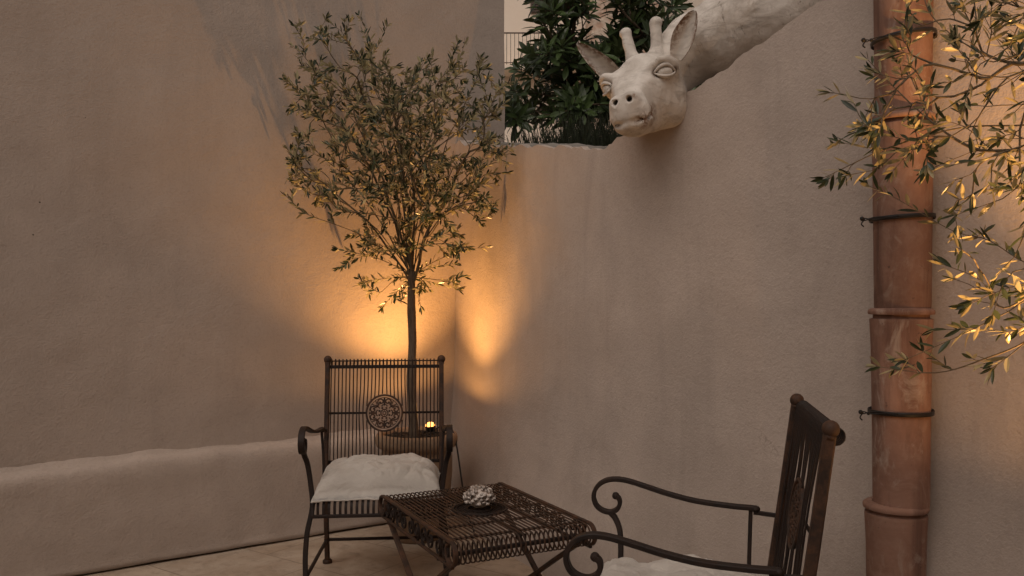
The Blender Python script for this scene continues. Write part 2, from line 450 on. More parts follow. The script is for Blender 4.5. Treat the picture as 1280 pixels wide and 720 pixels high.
# right wall: gently curved, foot battered outward, ragged sloping top
Rpath = smooth_path([(-.62, 5.48), (-.336, 4.895), (.20, 3.80), (.72, 3.055), (1.25, 2.335), (1.85, 1.50), (2.5, .55), (3.05, -.5), (3.2, -1.7), (2.4, -2.7), (.5, -3.0), (-3.4, -3.0), (-5.0, -2.0), (-5.15, .2), (-4.75, 1.75)], 10)  # unseen run closing behind the camera, added to darken the courtyard's lower parts
_c, _acc, _L = resample(Rpath, .02)
def rtop(u, p):
    k = max(0, 1-abs(p.x-.30)/.22); return rtop0(u, p)+k*.016*noise.noise(Vector((u*16, 5, 1)))+k*.010*noise.noise(Vector((u*47, 2, 6)))
def rtop0(u, p):
    if p.y < -.2: return 3.3
    return interp(p.x, [-.7, -.34, 0, .18, .33, .375, .43, .50, .665, .82, .995, 1.12, 1.6, 3.2],
                  [2.19, 2.155, 2.0, 1.935, 1.878, 1.862, 1.892, 1.93, 2.008, 2.085, 2.195, 2.275, 2.55, 3.3])
def roff(u, z, T):
    k = max(0, (1.0-z)/1.0); return .085*k**1.7
rows_r = [0, .01, .025]+[.05+.95*i/70 for i in range(71)]
rw = wall_mesh(Rpath, rtop, roff, .17, .017, rows_r, -1, rough=.006, seed=31, topjag=.020)
right_wall = rw.build('curved_wall', M['wall2'], auto=50)
tag(right_wall, 'curved plaster wall on the right with a ragged top edge rising under the giraffe neck', 'wall')
# rough grey concrete capping behind the broken lip
cp = MB()
cc = [(u, p) for (u, p) in _c if -.30 < p.x < .44 and p.y > 2]
pv = []
for i, (u, p) in enumerate(cc):
    q0 = _c[0][1]; t = (cc[min(i+1, len(cc)-1)][1]-cc[max(i-1, 0)][1]).normalized(); nn = Vector((t.y, -t.x))
    z = rtop(u, p)
    for (o, dz) in ((-.035, -.03), (-.04, .012+.006*noise.noise(Vector((u*30, 1, 1)))), (-.10, .022+.008*noise.noise(Vector((u*24, 2, 1)))), (-.15, .018), (-.155, -.03)):
        q = p+nn*o; pv.append((q.x, q.y, z+dz))
cp.add(pv, [(i*5+j, i*5+5+j, i*5+6+j, i*5+1+j) for i in range(len(cc)-1) for j in range(4)])
cp.build('capping', M['coping'], right_wall)

# terrace: raised ground held by the right wall
tm = MB()
edge = [(p+Vector((.1, .08))) for (u, p) in _c[::20]]
poly = [(p.x, p.y) for p in edge if p.y > -.4 and p.x > -.30]+[(40, -.4), (40, 60), (-.28, 60)]
tz = 1.72
tv = [(x, y, tz) for x, y in poly]+[(x, y, .01) for x, y in poly]; K = len(poly)
tm.add(tv, [tuple(range(K))]+[(i, i+K, (i+1) % K+K, (i+1) % K) for i in range(K)])
structure(tm.build('terrace', M['soil'], smooth=False))

# ------------------------------------------------------------------ leaves / trees
def leaf_shape(kind):
    if kind == 'olive':
        prof = [(0, .04), (.22, .36), (.5, .5), (.78, .36), (1, .02)]
    else:
        prof = [(0, .05), (.3, .27), (.6, .5), (.85, .34), (1, .03)]
    return prof
def add_leaf(mb, tones, base, d, nrm, L, W, kind='olive', bend=.12, fold=.18, tone=.5):
    d = d.normalized(); s = d.cross(nrm)
    if s.length < 1e-4: s = d.orthogonal()
    s.normalize(); n = s.cross(d).normalized()
    vs = []; 
    for (t, w2) in leaf_shape(kind):
        c = base+d*(L*t)-n*(bend*L*t*t)
        vs += [c-s*(W*w2)+n*(fold*W*w2), c, c+s*(W*w2)+n*(fold*W*w2)]
    fs = []
    for i in range(4):
        a = i*3; fs += [(a, a+1, a+4, a+3), (a+1, a+2, a+5, a+4)]
    mb.add(vs, fs); tones.extend([tone]*8)
def set_tone(o, tones):
    a = o.data.attributes.new('tone', 'FLOAT', 'FACE'); a.data.foreach_set('value', tones)
def rnd_dir(rr):
    while True:
        v = Vector((rr.uniform(-1, 1), rr.uniform(-1, 1), rr.uniform(-1, 1)))
        if .05 < v.length < 1: return v.normalized()

class Skel:
    def __init__(s, pts, rr):
        s.P = []; s.par = []; s.D = []; s.rr = rr
        for i, p in enumerate(pts):
            s.P.append(Vector(p)); s.par.append(i-1)
            s.D.append((Vector(pts[min(i+1, len(pts)-1)])-Vector(pts[max(i-1, 0)])).normalized())
        s.tips = []
    def path(s, start, pts):
        cur = start
        for p in pts:
            p = Vector(p); s.P.append(p); s.par.append(cur); s.D.append((p-s.P[cur]).normalized()); cur = len(s.P)-1
        s.tips.append(cur); return cur
    def attach(s, tip, minidx=0, step=.035, curve=.4, angw=.7, sag=0.0, maxfrac=None):
        tip = Vector(tip); best = None; bi = 0
        for i in range(minidx, len(s.P)):
            v = tip-s.P[i]; L = v.length
            if L < .02: continue
            ca = v.dot(s.D[i])/L; c = L*(1+angw*(1-ca)*(1 if ca > .4 else 2.2))
            if best is None or c < best: best = c; bi = i
        a = s.P[bi]; L = (tip-a).length; ctl = a+s.D[bi]*L*curve+Vector((0, 0, sag*L))
        k = max(2, int(L/step)); pts = []
        for j in range(1, k+1):
            t = j/k; q = a*(1-t)**2+ctl*2*t*(1-t)+tip*t*t
            if j < k: q = q+rnd_dir(s.rr)*.10*step
            pts.append(q)
        return s.path(bi, pts)
    def counts(s):
        n = [0]*len(s.P)
        for t in s.tips: n[t] += 1
        for i in range(len(s.P)-1, 0, -1):
            if s.par[i] >= 0: n[s.par[i]] += n[i]
        return n
    def mesh(s, r0, ex, rmax=1.0, first=1, sides=5):
        n = s.counts(); mb = MB()
        rad = [min(rmax, r0*max(1, k)**ex) for k in n]
        for i in range(first, len(s.P)):
            p = s.par[i]
            if p < 0: continue
            ra = min(rad[p], rad[i]*1.35)
            mb.tube([s.P[p], s.P[i]], [ra, rad[i]], n=sides, cap=False)
        return mb, n

def leaf_twigs(sk, n, mb, tones, rr, L0, W0, spacing, maxn=2, bare=.15, ok=None):
    for i in range(1, len(sk.P)):
        if n[i] > maxn or sk.par[i] < 0: continue
        a, c = sk.P[sk.par[i]], sk.P[i]; v = c-a; L = v.length
        if L < 1e-5: continue
        d = v.normalized(); k = max(1, int(round(L/spacing)))
        istip = n[i] == 1 and i in sk.tipset
        for j in range(k):
            if rr.random() < bare: continue
            q = a+v*((j+.5)/k); side = d.cross(rnd_dir(rr)).normalized()
            for sgn in (1, -1):
                if rr.random() < .14: continue
                ld = (d*rr.uniform(.55, 1.2)+side*sgn*rr.uniform(.5, 1.0)+rnd_dir(rr)*.25).normalized()
                nr = (rnd_dir(rr)*.8+Vector((0, 0, .9))).normalized()
                L1 = L0*rr.uniform(.6, 1.2)
                if ok and not ok(q+ld*L1): continue
                add_leaf(mb, tones, q, ld, nr, L1, W0*rr.uniform(.75, 1.2), bend=rr.uniform(-.08, .25), tone=rr.random())
        if istip:
            for j in range(rr.choice((3, 4, 5))):
                ld = (d+rnd_dir(rr)*.65).normalized()
                add_leaf(mb, tones, c, ld, rnd_dir(rr), L0*rr.uniform(.6, 1.0), W0*rr.uniform(.6, 1.0), bend=rr.uniform(-.05, .2), tone=rr.random())

# signed distances to the walls (positive inside the courtyard)
def dist_left(p): return (LY(p.x)-p.y)/1.2207
_rp = [p for (u, p) in _c]
def dist_right(p):
    best = 9
    for k in range(0, 330, 12):
        a, c = _rp[k], _rp[k+12]; t = (c-a); L = t.length; t = t/L
        v = Vector((p.x, p.y))-a; s_ = min(max(v.dot(t), 0), L)
        e = v-t*s_
        if e.length < abs(best): best = e.length if (e.dot(Vector((t.y, -t.x))) > 0) else -e.length
    # normal pointing to courtyard: (t.y,-t.x) for this direction of travel points left/toward camera
    return best

# --- olive tree in the pot in the corner
TX, TY = -.512, 4.255
def olive_tree():
    rr = random.Random(5)
    trunk_pts = [(TX+.012, TY, .50), (TX+.006, TY, .62), (TX-.004, TY-.004, .80), (TX+.004, TY-.008, 1.0), (TX-.002, TY-.006, 1.2), (TX, TY-.01, 1.375)]
    tp = spline(trunk_pts, 5)
    sk = Skel(tp, rr); top = len(tp)-1
    # crown outline measured in the photograph: (x px of left edge, right edge) by row
    ys = [20, 45, 70, 100, 130, 160, 190, 220, 250, 275, 300, 330, 355, 380]
    xl = [392, 376, 372, 370, 362, 350, 350, 360, 378, 395, 410, 425, 440, 462]
    xr = [448, 590, 606, 622, 634, 640, 640, 630, 622, 606, 606, 596, 580, 566]
    clumps = []
    def sample(edge=False):
        if len(clumps) > 80 and rr.random() < .72:
            for _ in range(60):
                q = rr.choice(clumps)+Vector((rr.gauss(0, .045), rr.gauss(0, .045), rr.gauss(0, .045)))
                qx = 640+1040*q.x/q.y
                if dist_left(q) > .06 and (dist_right(q) > .06 or q.z > 2.25) and 352 < qx < 636: return q
        q = sample0(); clumps.append(q); return q
    def sample0():
        for _ in range(400):
            py = rr.choice([rr.uniform(22, 380), rr.uniform(75, 270), rr.uniform(110, 255)])
            px = rr.uniform(interp(py, ys, xl), interp(py, ys, xr))
            if py > 255:                                  # thin skirt: sparse hanging sprays
                if rr.random() < .55: continue
            if py < 82 and 458 < px < 552 and rr.random() < .85: continue
            mid = .5*(interp(py, ys, xl)+interp(py, ys, xr)); hw = .5*(interp(py, ys, xr)-interp(py, ys, xl))
            e = (px-mid)/max(hw, 1)
            dep = .46*math.sqrt(max(0, 1-e*e*.85))
            d = TY-.10+rr.uniform(-1, .85)*dep
            q = P(px, py, d)
            if dist_left(q) < .075 or (dist_right(q) < .07 and q.z < 2.25): continue
            return q
        return P(500, 150, 4.2)
    def limb(base_i, end, lift=.25, n_=14, wob=.032):
        a = sk.P[base_i]; e = Vector(end); L = (e-a).length
        ctl = a+Vector(((e.x-a.x)*.30, (e.y-a.y)*.30, (e.z-a.z)*.5+lift*L*.35)); pts = []
        for j in range(1, n_+1):
            t = j/n_; q = a*(1-t)**2+ctl*2*t*(1-t)+e*t*t
            q = q+Vector((noise.noise(q*6+Vector((3, 0, 0))), noise.noise(q*6+Vector((0, 7, 0))), 0))*wob*min(1, t*3)
            pts.append(q)
        return sk.path(base_i, pts)
    for k, (px, py, d) in enumerate(((400, 95, 4.22), (432, 45, 4.32), (480, 88, 4.0), (512, 98, 4.35), (540, 95, 3.95), (572, 50, 4.3), (605, 75, 4.2), (628, 130, 4.25), (634, 185, 4.3), (372, 165, 4.14), (368, 205, 4.10), (455, 110, 4.45), (560, 120, 4.45), (500, 140, 3.85), (425, 150, 3.85), (590, 190, 4.0), (452, 28, 4.2))):
        limb(top-(k % 4), P(px, py, d), .10 if py > 150 else .22)
    for (px, py, d) in ((452, 352, 4.2), (478, 385, 4.15), (545, 350, 4.25), (573, 362, 4.3), (608, 308, 4.3), (420, 312, 4.1), (440, 265, 4.05), (568, 330, 4.2), (385, 268, 4.0)):
        limb(top-1, P(px, py, d), .25, 10)
    tl = [sample() for _ in range(950)]+[P(rr.gauss(520, 42), rr.uniform(190, 318), TY-.2+rr.uniform(-.22, .16)) for _ in range(150)]
    tl = [q for q in tl if dist_left(q) > .05]
    tl.sort(key=lambda q: (q-sk.P[top]).length+rr.uniform(-.08, .08))
    for q in tl: sk.attach(q, top+3, .035, .28, 1.1)
    sk.tipset = set(sk.tips)
    mb, n = sk.mesh(.0011, .40, .013, first=top+1)
    root = thing('olive_tree', 'slender olive tree with a round crown growing in the clay pot, lit from below', 'tree', (TX, TY, .53))
    inv = Matrix.Translation((-TX, -TY, -.53))
    tr = MB(); rad = [lerp(.025, .0195, i/(len(tp)-1))*(1+.10*noise.noise(q*14)) for i, q in enumerate(tp)]
    tr.tube(tp, rad, n=14); t = tr.build('trunk', M['bark'], root); t.data.transform(inv)
    o = mb.build('branches', M['twig'], root); o.data.transform(inv)
    lf = MB(); tones = []
    leaf_twigs(sk, n, lf, tones, rr, .043, .0118, .0165, 3, .08, ok=lambda q: dist_left(q) > .015)
    c = lf.build('crown', M['olive'], root, smooth=False); set_tone(c, tones); c.data.transform(inv)
    return root
olive_tree()

# --- second olive tree, its trunk just outside the frame, branches reaching across the drain pipe
def olive_tree_right():
    rr = random.Random(21)
    X0, Y0 = 1.44, 1.66
    tp = spline([(X0, Y0, .46), (X0+.01, Y0, .75), (X0-.01, Y0, 1.0), (X0, Y0, 1.22)], 5)
    sk = Skel(tp, rr); top = len(tp)-1
    mains = [
        [(1330, 130, 1.7), (1290, 155, 1.78), (1200, 160, 1.9), (1110, 185, 2.0), (1030, 222, 2.05)],
        [(1340, 220, 1.7), (1280, 190, 1.75), (1215, 185, 1.85), (1150, 140, 1.95), (1085, 75, 2.05)],
        [(1330, 300, 1.68), (1290, 330, 1.72), (1235, 300, 1.8), (1190, 288, 1.9), (1120, 248, 2.0), (1085, 232, 2.05)],
        [(1340, 380, 1.65), (1285, 425, 1.72), (1235, 447, 1.8), (1170, 466, 1.88), (1095, 458, 1.95)],
        [(1320, 60, 1.66), (1275, 80, 1.72), (1215, 60, 1.8), (1165, 20, 1.9), (1150, -25, 1.95)],
        [(1330, 0, 1.66), (1280, 10, 1.75), (1235, -10, 1.85), (1200, -40, 1.9)],
        [(1310, 350, 1.7), (1255, 385, 1.78), (1225, 350, 1.84), (1178, 330, 1.92)],
        [(1310, 395, 1.66), (1262, 415, 1.74), (1232, 412, 1.82), (1168, 412, 1.9)],
        [(1330, 120, 1.72), (1290, 100, 1.85), (1250, 55, 1.95), (1230, 20, 2.0)],
        [(1320, 170, 1.6), (1280, 182, 1.62), (1225, 205, 1.7), (1215, 245, 1.72)],
    ]
    for ml in mains:
        pts = spline([P(*q) for q in ml], 6)
        a = pts[0]; base = sk.P[top]; pre = [base.lerp(a, k/5)+Vector((0, 0, .03*math.sin(k/5*3.1))) for k in range(1, 5)]
        sk.path(top, pre+pts)
    boxes = [((1030, 1160), (60, 225), 40), ((1150, 1290), (95, 240), 44), ((1190, 1330), (-30, 100), 84), ((1085, 1180), (135, 235), 22),
             ((1175, 1320), (310, 420), 30), ((1175, 1300), (225, 300), 13), ((1105, 1260), (435, 462), 8), ((1110, 1175), (-10, 70), 9), ((1300, 1480), (-40, 420), 50)]
    tl = []
    for (bx, by, k) in boxes:
        for _ in range(k):
            for _t in range(60):
                px = rr.uniform(*bx); py = rr.uniform(*by)
                if px < 1090 and py < 75+(1090-px)*.6: continue
                if px < 1180 and py > 225 and py < 430: continue
                d = lerp(2.02, 1.7, min(1, max(0, (px-1030)/250)))+rr.uniform(-.16, .1)
                q = P(px, py, d)
                if dist_right(q) > .07: break
            tl.append(q)
    tl.sort(key=lambda q: (q-Vector((X0, Y0, 1.7))).length)
    for q in tl: sk.attach(q, top+4, .03, .22, 1.2)
    sk.tipset = set(sk.tips)
    mb, n = sk.mesh(.0009, .40, .010, first=top+1)
    root = thing('olive_tree', 'olive tree at the right edge, golden lit twigs reaching across the terracotta drain pipe', 'tree', (X0, Y0, .47))
    inv = Matrix.Translation((-X0, -Y0, -.47))
    tr = MB(); tr.tube(tp, [.026-.005*i/(len(tp)-1) for i in range(len(tp))], n=14); t = tr.build('trunk', M['bark'], root); t.data.transform(inv)
    o = mb.build('branches', M['twig'], root); o.data.transform(inv)
    lf = MB(); tones = []
    leaf_twigs(sk, n, lf, tones, rr, .042, .0098, .029, 2, .22, ok=lambda q: dist_right(q) > .02)
    c = lf.build('crown', M['olive'], root, smooth=False); set_tone(c, tones); c.data.transform(inv)
olive_tree_right()

# ------------------------------------------------------------------ pots
POT = [(0.0, 0), (.118, 0), (.125, .012), (.150, .10), (.172, .22), (.183, .34), (.182, .42), (.176, .455), (.184, .468), (.203, .478), (.210, .495), (.211, .518), (.206, .536), (.195, .545), (.180, .544), (.170, .535), (.168, .50), (.168, .46)]
def make_pot(x, y, label, seed):
    root = thing('plant_pot', label, 'plant pot', (x, y, 0))
    mb = MB(); mb.lathe(POT, n=56, wob=.012, seed=seed); mb.build('pot_body', M['pot'], root)
    so_ = MB(); vs = [(0, 0, .526)]; fs = []
    K = 40; Rn = 9; rr = random.Random(seed)
    for i in range(1, Rn+1):
        for j in range(K):
            a = 2*math.pi*j/K; r = .170*i/Rn
            vs.append((r*math.cos(a), r*math.sin(a), .522+rr.uniform(-.006, .008)))
    for j in range(K): fs.append((0, 1+j, 1+(j+1) % K))
    for i in range(Rn-1):
        for j in range(K):
            a = 1+i*K; fs.append((a+j, a+K+j, a+K+(j+1) % K, a+(j+1) % K))
    so_.add(vs, fs)
    for _ in range(90):
        a = rr.uniform(0, 6.28); r = .165*math.sqrt(rr.random())
        so_.sphere((r*math.cos(a), r*math.sin(a), .528), rr.uniform(.006, .014), 6, 4, (1, rr.uniform(.6, 1), .6))
    so_.build('soil', M['soil'], root)
    return root
make_pot(-.492, 4.30, 'round aged clay pot behind the left chair in the corner, holding the lit olive tree', 1)
make_pot(1.44, 1.66, 'round clay pot at the right of the drain pipe, beyond the picture edge', 4)

# ------------------------------------------------------------------ uplights
def make_uplight(loc, label, watts, tilt, spot=80, spill=.06, blend0=.35, group='garden uplights in the pots'):
    root = thing('garden_uplight', label, 'uplight', loc, 0, group)
    root.rotation_euler = Vector(tilt).to_track_quat('Z', 'Y').to_euler()
    h = MB()
    h.lathe([(0, -.045), (.020, -.045), (.023, -.040), (.026, -.008), (.029, -.004), (.029, .001), (.0255, .001), (.025, -.004)], n=24)
    h.tube([(0, 0, -.045), (0, 0, -.09)], .005, n=8); h.build('housing', M['black'], root)
    g2 = MB(); g2.lathe([(.0255, .0005), (.0245, .008), (.019, .015), (.010, .019), (0, .020)], n=24); g2.build('lens', M['glow'], root)
    for nm, W, size, blend, z in (('beam', watts, spot, blend0, .042), ('spill', watts*spill, 168, .35, .046)):
        ld = bpy.data.lights.new(nm, 'SPOT'); ld.energy = W; ld.color = LAMP_COL; ld.spot_size = R(size); ld.spot_blend = blend; ld.shadow_soft_size = .012
        lo = bpy.data.objects.new(nm, ld); COL.objects.link(lo); lo.parent = root; lo.location = (0, 0, z)
        lo.rotation_euler = (R(180), 0, 0)
    return root
make_uplight((-.434, 4.418, .560), 'small glowing uplight on the rim of the clay pot in the corner', LAMP_W, (-.07, -.09, .99), 112, .060, .85)
make_uplight((1.29, 1.56, .575), 'small uplight in the pot beyond the right edge, lighting the olive twigs', LAMP2_W, (.05, .0, 1), 86, .06, .5)

cb = MB()
cb.tube(spline([P(545, 536, 4.33), P(556, 532, 4.34), P(567, 541, 4.28), P(572, 565, 4.26), P(577, 600, 4.26), P(584, 640, 4.27), P(592, 672, 4.28), P(562, 676, 4.34)], 6), .0045, n=8)
tag(cb.build('power_cable', M['cable']), 'thin dark cable hanging down the side of the clay pot from its lamp', 'cable')

# ------------------------------------------------------------------ terracotta drain pipe with wire straps
PX, PY = 1.105, 2.366
def make_pipe():
    root = thing('drain_pipe', 'terracotta drain pipe of stacked sections fixed against the curved wall', 'pipe', (PX, PY, 0))
    joints = [-.0, .092, .643, 1.195, 1.742, 2.30, 2.85]
    rr = random.Random(2)
    offs = [-.010, -.012, 0.0, .004, .008, .010]
    for k in range(len(joints)-1):
        z0, z1 = joints[k], joints[k+1]; h = z1-z0
        sx = offs[k]; seg = MB()
        prof = [(.058, .004), (.0735, .004), (.0745, .02), (.076, h*.35), (.079, h*.8), (.0815, h-.055), (.083, h-.030), (.0825, h-.024)]
        prof += [(.074, h-.022), (.0735, h-.012), (.086, h-.011), (.0875, h-.006), (.0865, h+.001), (.080, h+.006), (.062, h+.007)]
        seg.lathe([(r, z+z0) for r, z in prof], c=(sx, rr.uniform(-.003, .003), 0), n=48, wob=.006, seed=k*3.1)
        seg.build('pipe_section', M['terracotta'], root, auto=45)
    for (z, tl, sx) in ((.908, 0.0, 0), (1.457, .03, 0.004), (1.966, .07, .008)):
        st = MB(); pts = []
        for j in range(33):
            a = 2*math.pi*j/32
            pts.append((sx+.0845*math.cos(a), .0845*math.sin(a), z+tl*.14*math.cos(a)))
        st.tube(pts[:-1], 1.0, flat=(.012, .004), up=(0, 0, 1), closed=True)
        lx = sx-.0845; zl = z-tl*.14
        for q in range(2):
            st.tube(spline([(lx+.04, -.078, zl+.004-.006*q), (lx+.012, -.05, zl+.004*q), (lx-.012, -.03, zl-.003+.006*q), (lx-.030, -.02, zl+.002-.006*q), (lx-.040, -.02, zl-.005+.008*q)], 5), .0016, n=6)
        st.tube(spline([(lx-.030, -.02, zl), (lx-.040, -.022, zl-.014), (lx-.034, -.024, zl-.022)], 4), .002, n=6)
        st.sphere((lx-.038, -.021, zl+.001), .0065, 8, 6); st.sphere((lx-.020, -.03, zl-.002), .005, 8, 6)
        st.sphere((sx+.089, 0, z+tl*.14), .008, 8, 6)
        st.build('wire_strap', M['black'], root)
make_pipe()

# ------------------------------------------------------------------ wrought iron chair
def medallion(mb, c, Rm, fl=(.007, .006)):
    """openwork rosette in the local xz plane"""
    c = Vector(c)
    def T(r, a): return c+Vector((r*math.cos(a), 0, r*math.sin(a)))
    def ring(r, f, n=40): mb.tube([T(r, 2*math.pi*j/n) for j in range(n)], 1.0, flat=f, up=(0, 1, 0), closed=True)
    ring(Rm, (.010, .009)); ring(Rm*.86, (.005, .003)); ring(Rm*.20, (.005, .005), 20); ring(Rm*.085, (.005, .004), 12)
    for k in range(8):
        a = math.pi/4*k; mb.tube([T(Rm*.06, a), T(Rm*.2, a)], 1.0, flat=(.004, .0028), up=(0, 1, 0))
        p = T(Rm*.30, a+math.pi/8); mb.sphere(p, .0052, 8, 6)
    for k in range(4):
        a0 = math.pi/2*k
        mb.tube([T(Rm*.40, a0-.42), T(Rm*.47, a0-.2), T(Rm*.45, a0), T(Rm*.47, a0+.2), T(Rm*.40, a0+.42)], 1.0, flat=(.005, .006), up=(0, 1, 0))
        for sg in (-1, 1):
            pts = []
            for j in range(22):
                t = j/21; cen = (Rm*.66, a0+sg*.30)
                cc = T(*cen); rr_ = Rm*(.20-.125*t); an = a0+sg*(math.pi*.85-t*math.pi*2.1)
                pts.append(cc+Vector((rr_*math.cos(an), 0, rr_*math.sin(an))))
            mb.tube(pts, 1.0, flat=(.005, .0068), up=(0, 1, 0)); mb.sphere(pts[-1], .0058, 8, 6)
        mb.tube([T(Rm*.45, a0), T(Rm*.62, a0+.06), T(Rm*.86, a0)], 1.0, flat=(.005, .006), up=(0, 1, 0))
        mb.tube([T(Rm*.45, a0), T(Rm*.62, a0-.06), T(Rm*.86, a0)], 1.0, flat=(.005, .006), up=(0, 1, 0))
        d = a0+math.pi/4
        mb.sphere(T(Rm*.56, d), .0068, 8, 6)
        mb.tube([T(Rm*.36, d), T(Rm*.56, d)], 1.0, flat=(.005, .0045), up=(0, 1, 0))
        for sg in (-1, 1): mb.tube([T(Rm*.56, d), T(Rm*.72, d+sg*.12), T(Rm*.87, d+sg*.17)], 1.0, flat=(.005, .0045), up=(0, 1, 0))
def back_y(z): return .225+max(0, z-.40)*.135          # reclining back plane
HW = .265
def make_chair(label, loc, rz):
    root = thing('iron_armchair', label, 'armchair', loc, rz, 'wrought iron armchairs by the low table')
    ir, dk = M['iron'], M['iron_dark']
    for sg in (-1, 1):                                  # rear posts run from foot to finial
        p = MB()
        pts = [(sg*HW, .285, 0), (sg*HW, .26, .12), (sg*HW, .235, .30), (sg*HW, back_y(.42), .42), (sg*HW, back_y(.7), .7), (sg*HW, back_y(.933), .933)]
        p.tube(spline(pts, 5), 1.0, flat=(.022, .026), up=(1, 0, 0))
        p.lathe([(0, 0), (.022, 0), (.022, .012), (.014, .02)], c=(sg*HW, .285, 0), n=14)
        po = p.build('rear_post', ir, root, auto=40)
        f = MB(); f.sphere((sg*HW, back_y(.950), .948), .0190, 16, 10); f.tube([(sg*HW, back_y(.928), .926), (sg*HW, back_y(.938), .938)], .0135, n=12); f.build('finial', ir, po)
    rods = MB(); N = 30; Rm = .083; mc = .70
    for i in range(N):
        x = -HW+(i+1)*2*HW/(N+1)
        zs = [.475+.008*j for j in range(60)]; pts = []; jy0 = random.uniform(-.008, .006)
        for z in zs:
            if z > .933: break
            xx = x; dz = (z-mc)/(Rm*1.15)
            if abs(dz) < 1.6 and abs(x) < Rm*1.35:       # rods bow a little round the rosette
                xx = x+math.copysign(.006*math.exp(-dz*dz*1.2), x)
            pts.append((xx, back_y(z)+jy0*math.sin(math.pi*min(1, max(0, (z-.475)/.43))), z))
        seg1 = [p for p in pts]
        xr = x; y0, z0 = back_y(.930), .930
        loop = [(xr+random.uniform(-.001, .001), y0+.017-.017*math.cos(a), z0+.018*math.sin(a)) for a in [math.pi*1.75*j/14 for j in range(1, 15)]]
        dd = .0027
        if abs(x) < Rm*.97:
            hz = math.sqrt(Rm**2-x*x)
            lo = [p for p in seg1 if p[2] < mc-hz+.003]; hi = [p for p in seg1 if p[2] > mc+hz-.003]
            rods.tube(lo, dd, n=6); rods.tube(hi+loop, dd, n=6)
        else: rods.tube(seg1+loop, dd, n=6)
    rods.build('back_rods', dk, root)
    fr = MB()
    for z, f in ((.914, (.016, .008)), (.941, (.006, .005)), (.478, (.016, .010))):
        fr.tube([(-HW, back_y(z)+.004, z), (HW, back_y(z)+.004, z)], 1.0, flat=f, up=(0, 0, 1))
    for sg in (-1, 1): fr.tube([(sg*HW, back_y(mc)+.006, mc), (sg*Rm, back_y(mc)+.006, mc)], 1.0, flat=(.010, .006), up=(0, 0, 1))
    fr.build('back_frame', dk, root, auto=40)
    me = MB(); medallion(me, (0, 0, 0), Rm); mo = me.build('medallion', ir, root, auto=40)
    mo.location = (0, back_y(mc)-.004, mc); mo.rotation_euler = (-math.atan(.135), 0, 0)
    # seat: flat slats front to back, rolled down over the front edge
    se = MB(); K = 22
    for i in range(K):
        x = -.235+i*.47/(K-1); rr_ = .032
        pts = [(x, .225, .408), (x, .05, .404), (x, -.12, .406), (x, -.205, .410)]
        pts = spline(pts, 3)+[(x, -.205-rr_*math.sin(a), .410-rr_+rr_*math.cos(a)) for a in [math.pi/2*j/5 for j in range(1, 6)]]+[(x, -.237, .352)]
        se.tube(pts, 1.0, flat=(.011, .005), up=(1, 0, 0))
    se.build('seat_slats', dk, root, auto=40)
    sf = MB()
    sf.tube([(-.262, -.238, .350), (.262, -.238, .350)], 1.0, flat=(.014, .012), up=(0, 0, 1))
    sf.tube([(-.262, .228, .402), (.262, .228, .402)], 1.0, flat=(.016, .012), up=(0, 0, 1))
    for sg in (-1, 1): sf.tube([(sg*.256, .228, .396), (sg*.256, -.20, .396), (sg*.256, -.232, .375), (sg*.256, -.238, .350)], 1.0, flat=(.012, .016), up=(1, 0, 0))
    for y in (.09, -.08): sf.tube([(-.25, y, .394), (.25, y, .394)], 1.0, flat=(.008, .014), up=(0, 0, 1))
    sf.build('seat_frame', dk, root, auto=40)
    # arms with a big scroll, link to the post
    prof = [(0.0, .658), (.06, .660), (.155, .668), (.235, .684), (.30, .702), (.355, .716), (.395, .718), (.425, .708), (.444, .688), (.450, .664), (.442, .640), (.424, .626), (.402, .622), (.383, .630), (.374, .646), (.376, .662), (.386, .670)]
    for sg in (-1, 1):
        a = MB(); xo = sg*(HW+.012)
        yb = back_y(.66)-.075
        pts = spline([(xo+sg*.020*min(1, t/.35), yb-t, z-.016) for t, z in prof], 4)
        a.tube(pts, 1.0, flat=(.026, .012), up=(1, 0, 0)); a.sphere(pts[-1], .011, 10, 7)
        a.sphere((xo, yb+.004, .640), .012, 10, 7, (1.1, 1.2, .8))
        ao = a.build('armrest', dk, root, auto=40)
        s2 = MB(); s2.tube([(xo, yb-.008, .636), (xo-sg*.008, yb-.012, .53), (xo-sg*.012, yb-.016, .395)], 1.0, flat=(.011, .011), up=(1, 0, 0))
        s2.tube([(xo, yb, .630), (sg*HW, back_y(.65), .626)], 1.0, flat=(.012, .009), up=(0, 0, 1))
        s2.build('arm_support', dk, ao, auto=40)
        lg = MB(); yf = yb-.40
        lp = [(xo+sg*.018, yf-.002, .606), (xo+sg*.016, yf+.014, .588), (xo+sg*.006, yf+.028, .55), (xo-sg*.006, yf+.030, .47), (xo-sg*.014, yf+.022, .38), (xo+sg*.004, yf+.006, .28), (xo+sg*.010, yf-.006, .18), (xo+sg*.006, yf-.020, .08), (xo, yf-.030, .004)]
        lg.tube(spline(lp, 5), 1.0, flat=(.020, .015), up=(1, 0, 0)); lg.lathe([(0, 0), (.018, 0), (.018, .010), (.010, .018)], c=(xo, yf-.030, 0), n=12)
        lg.build('front_leg', dk, root, auto=40)
        sd = MB(); sd.tube([(sg*HW, .272, .115), (xo+sg*.004, yf-.018, .105)], 1.0, flat=(.013, .013), up=(0, 0, 1)); sd.build('side_stretcher', dk, root, auto=40)
    rs = MB(); rs.tube([(-HW, .262, .115), (HW, .262, .115)], 1.0, flat=(.013, .013), up=(0, 0, 1)); rs.build('rear_stretcher', dk, root, auto=40)
    return root
CH1 = ((-.573, 3.625, 0), R(5))
CH2 = ((.440, 2.095, 0), R(-101.5))
ch = make_chair('rusty iron armchair facing the camera in front of the potted olive tree', *CH1)
c2 = copy_tree(ch); c2.location = CH2[0]; c2.rotation_euler = (0, 0, CH2[1])
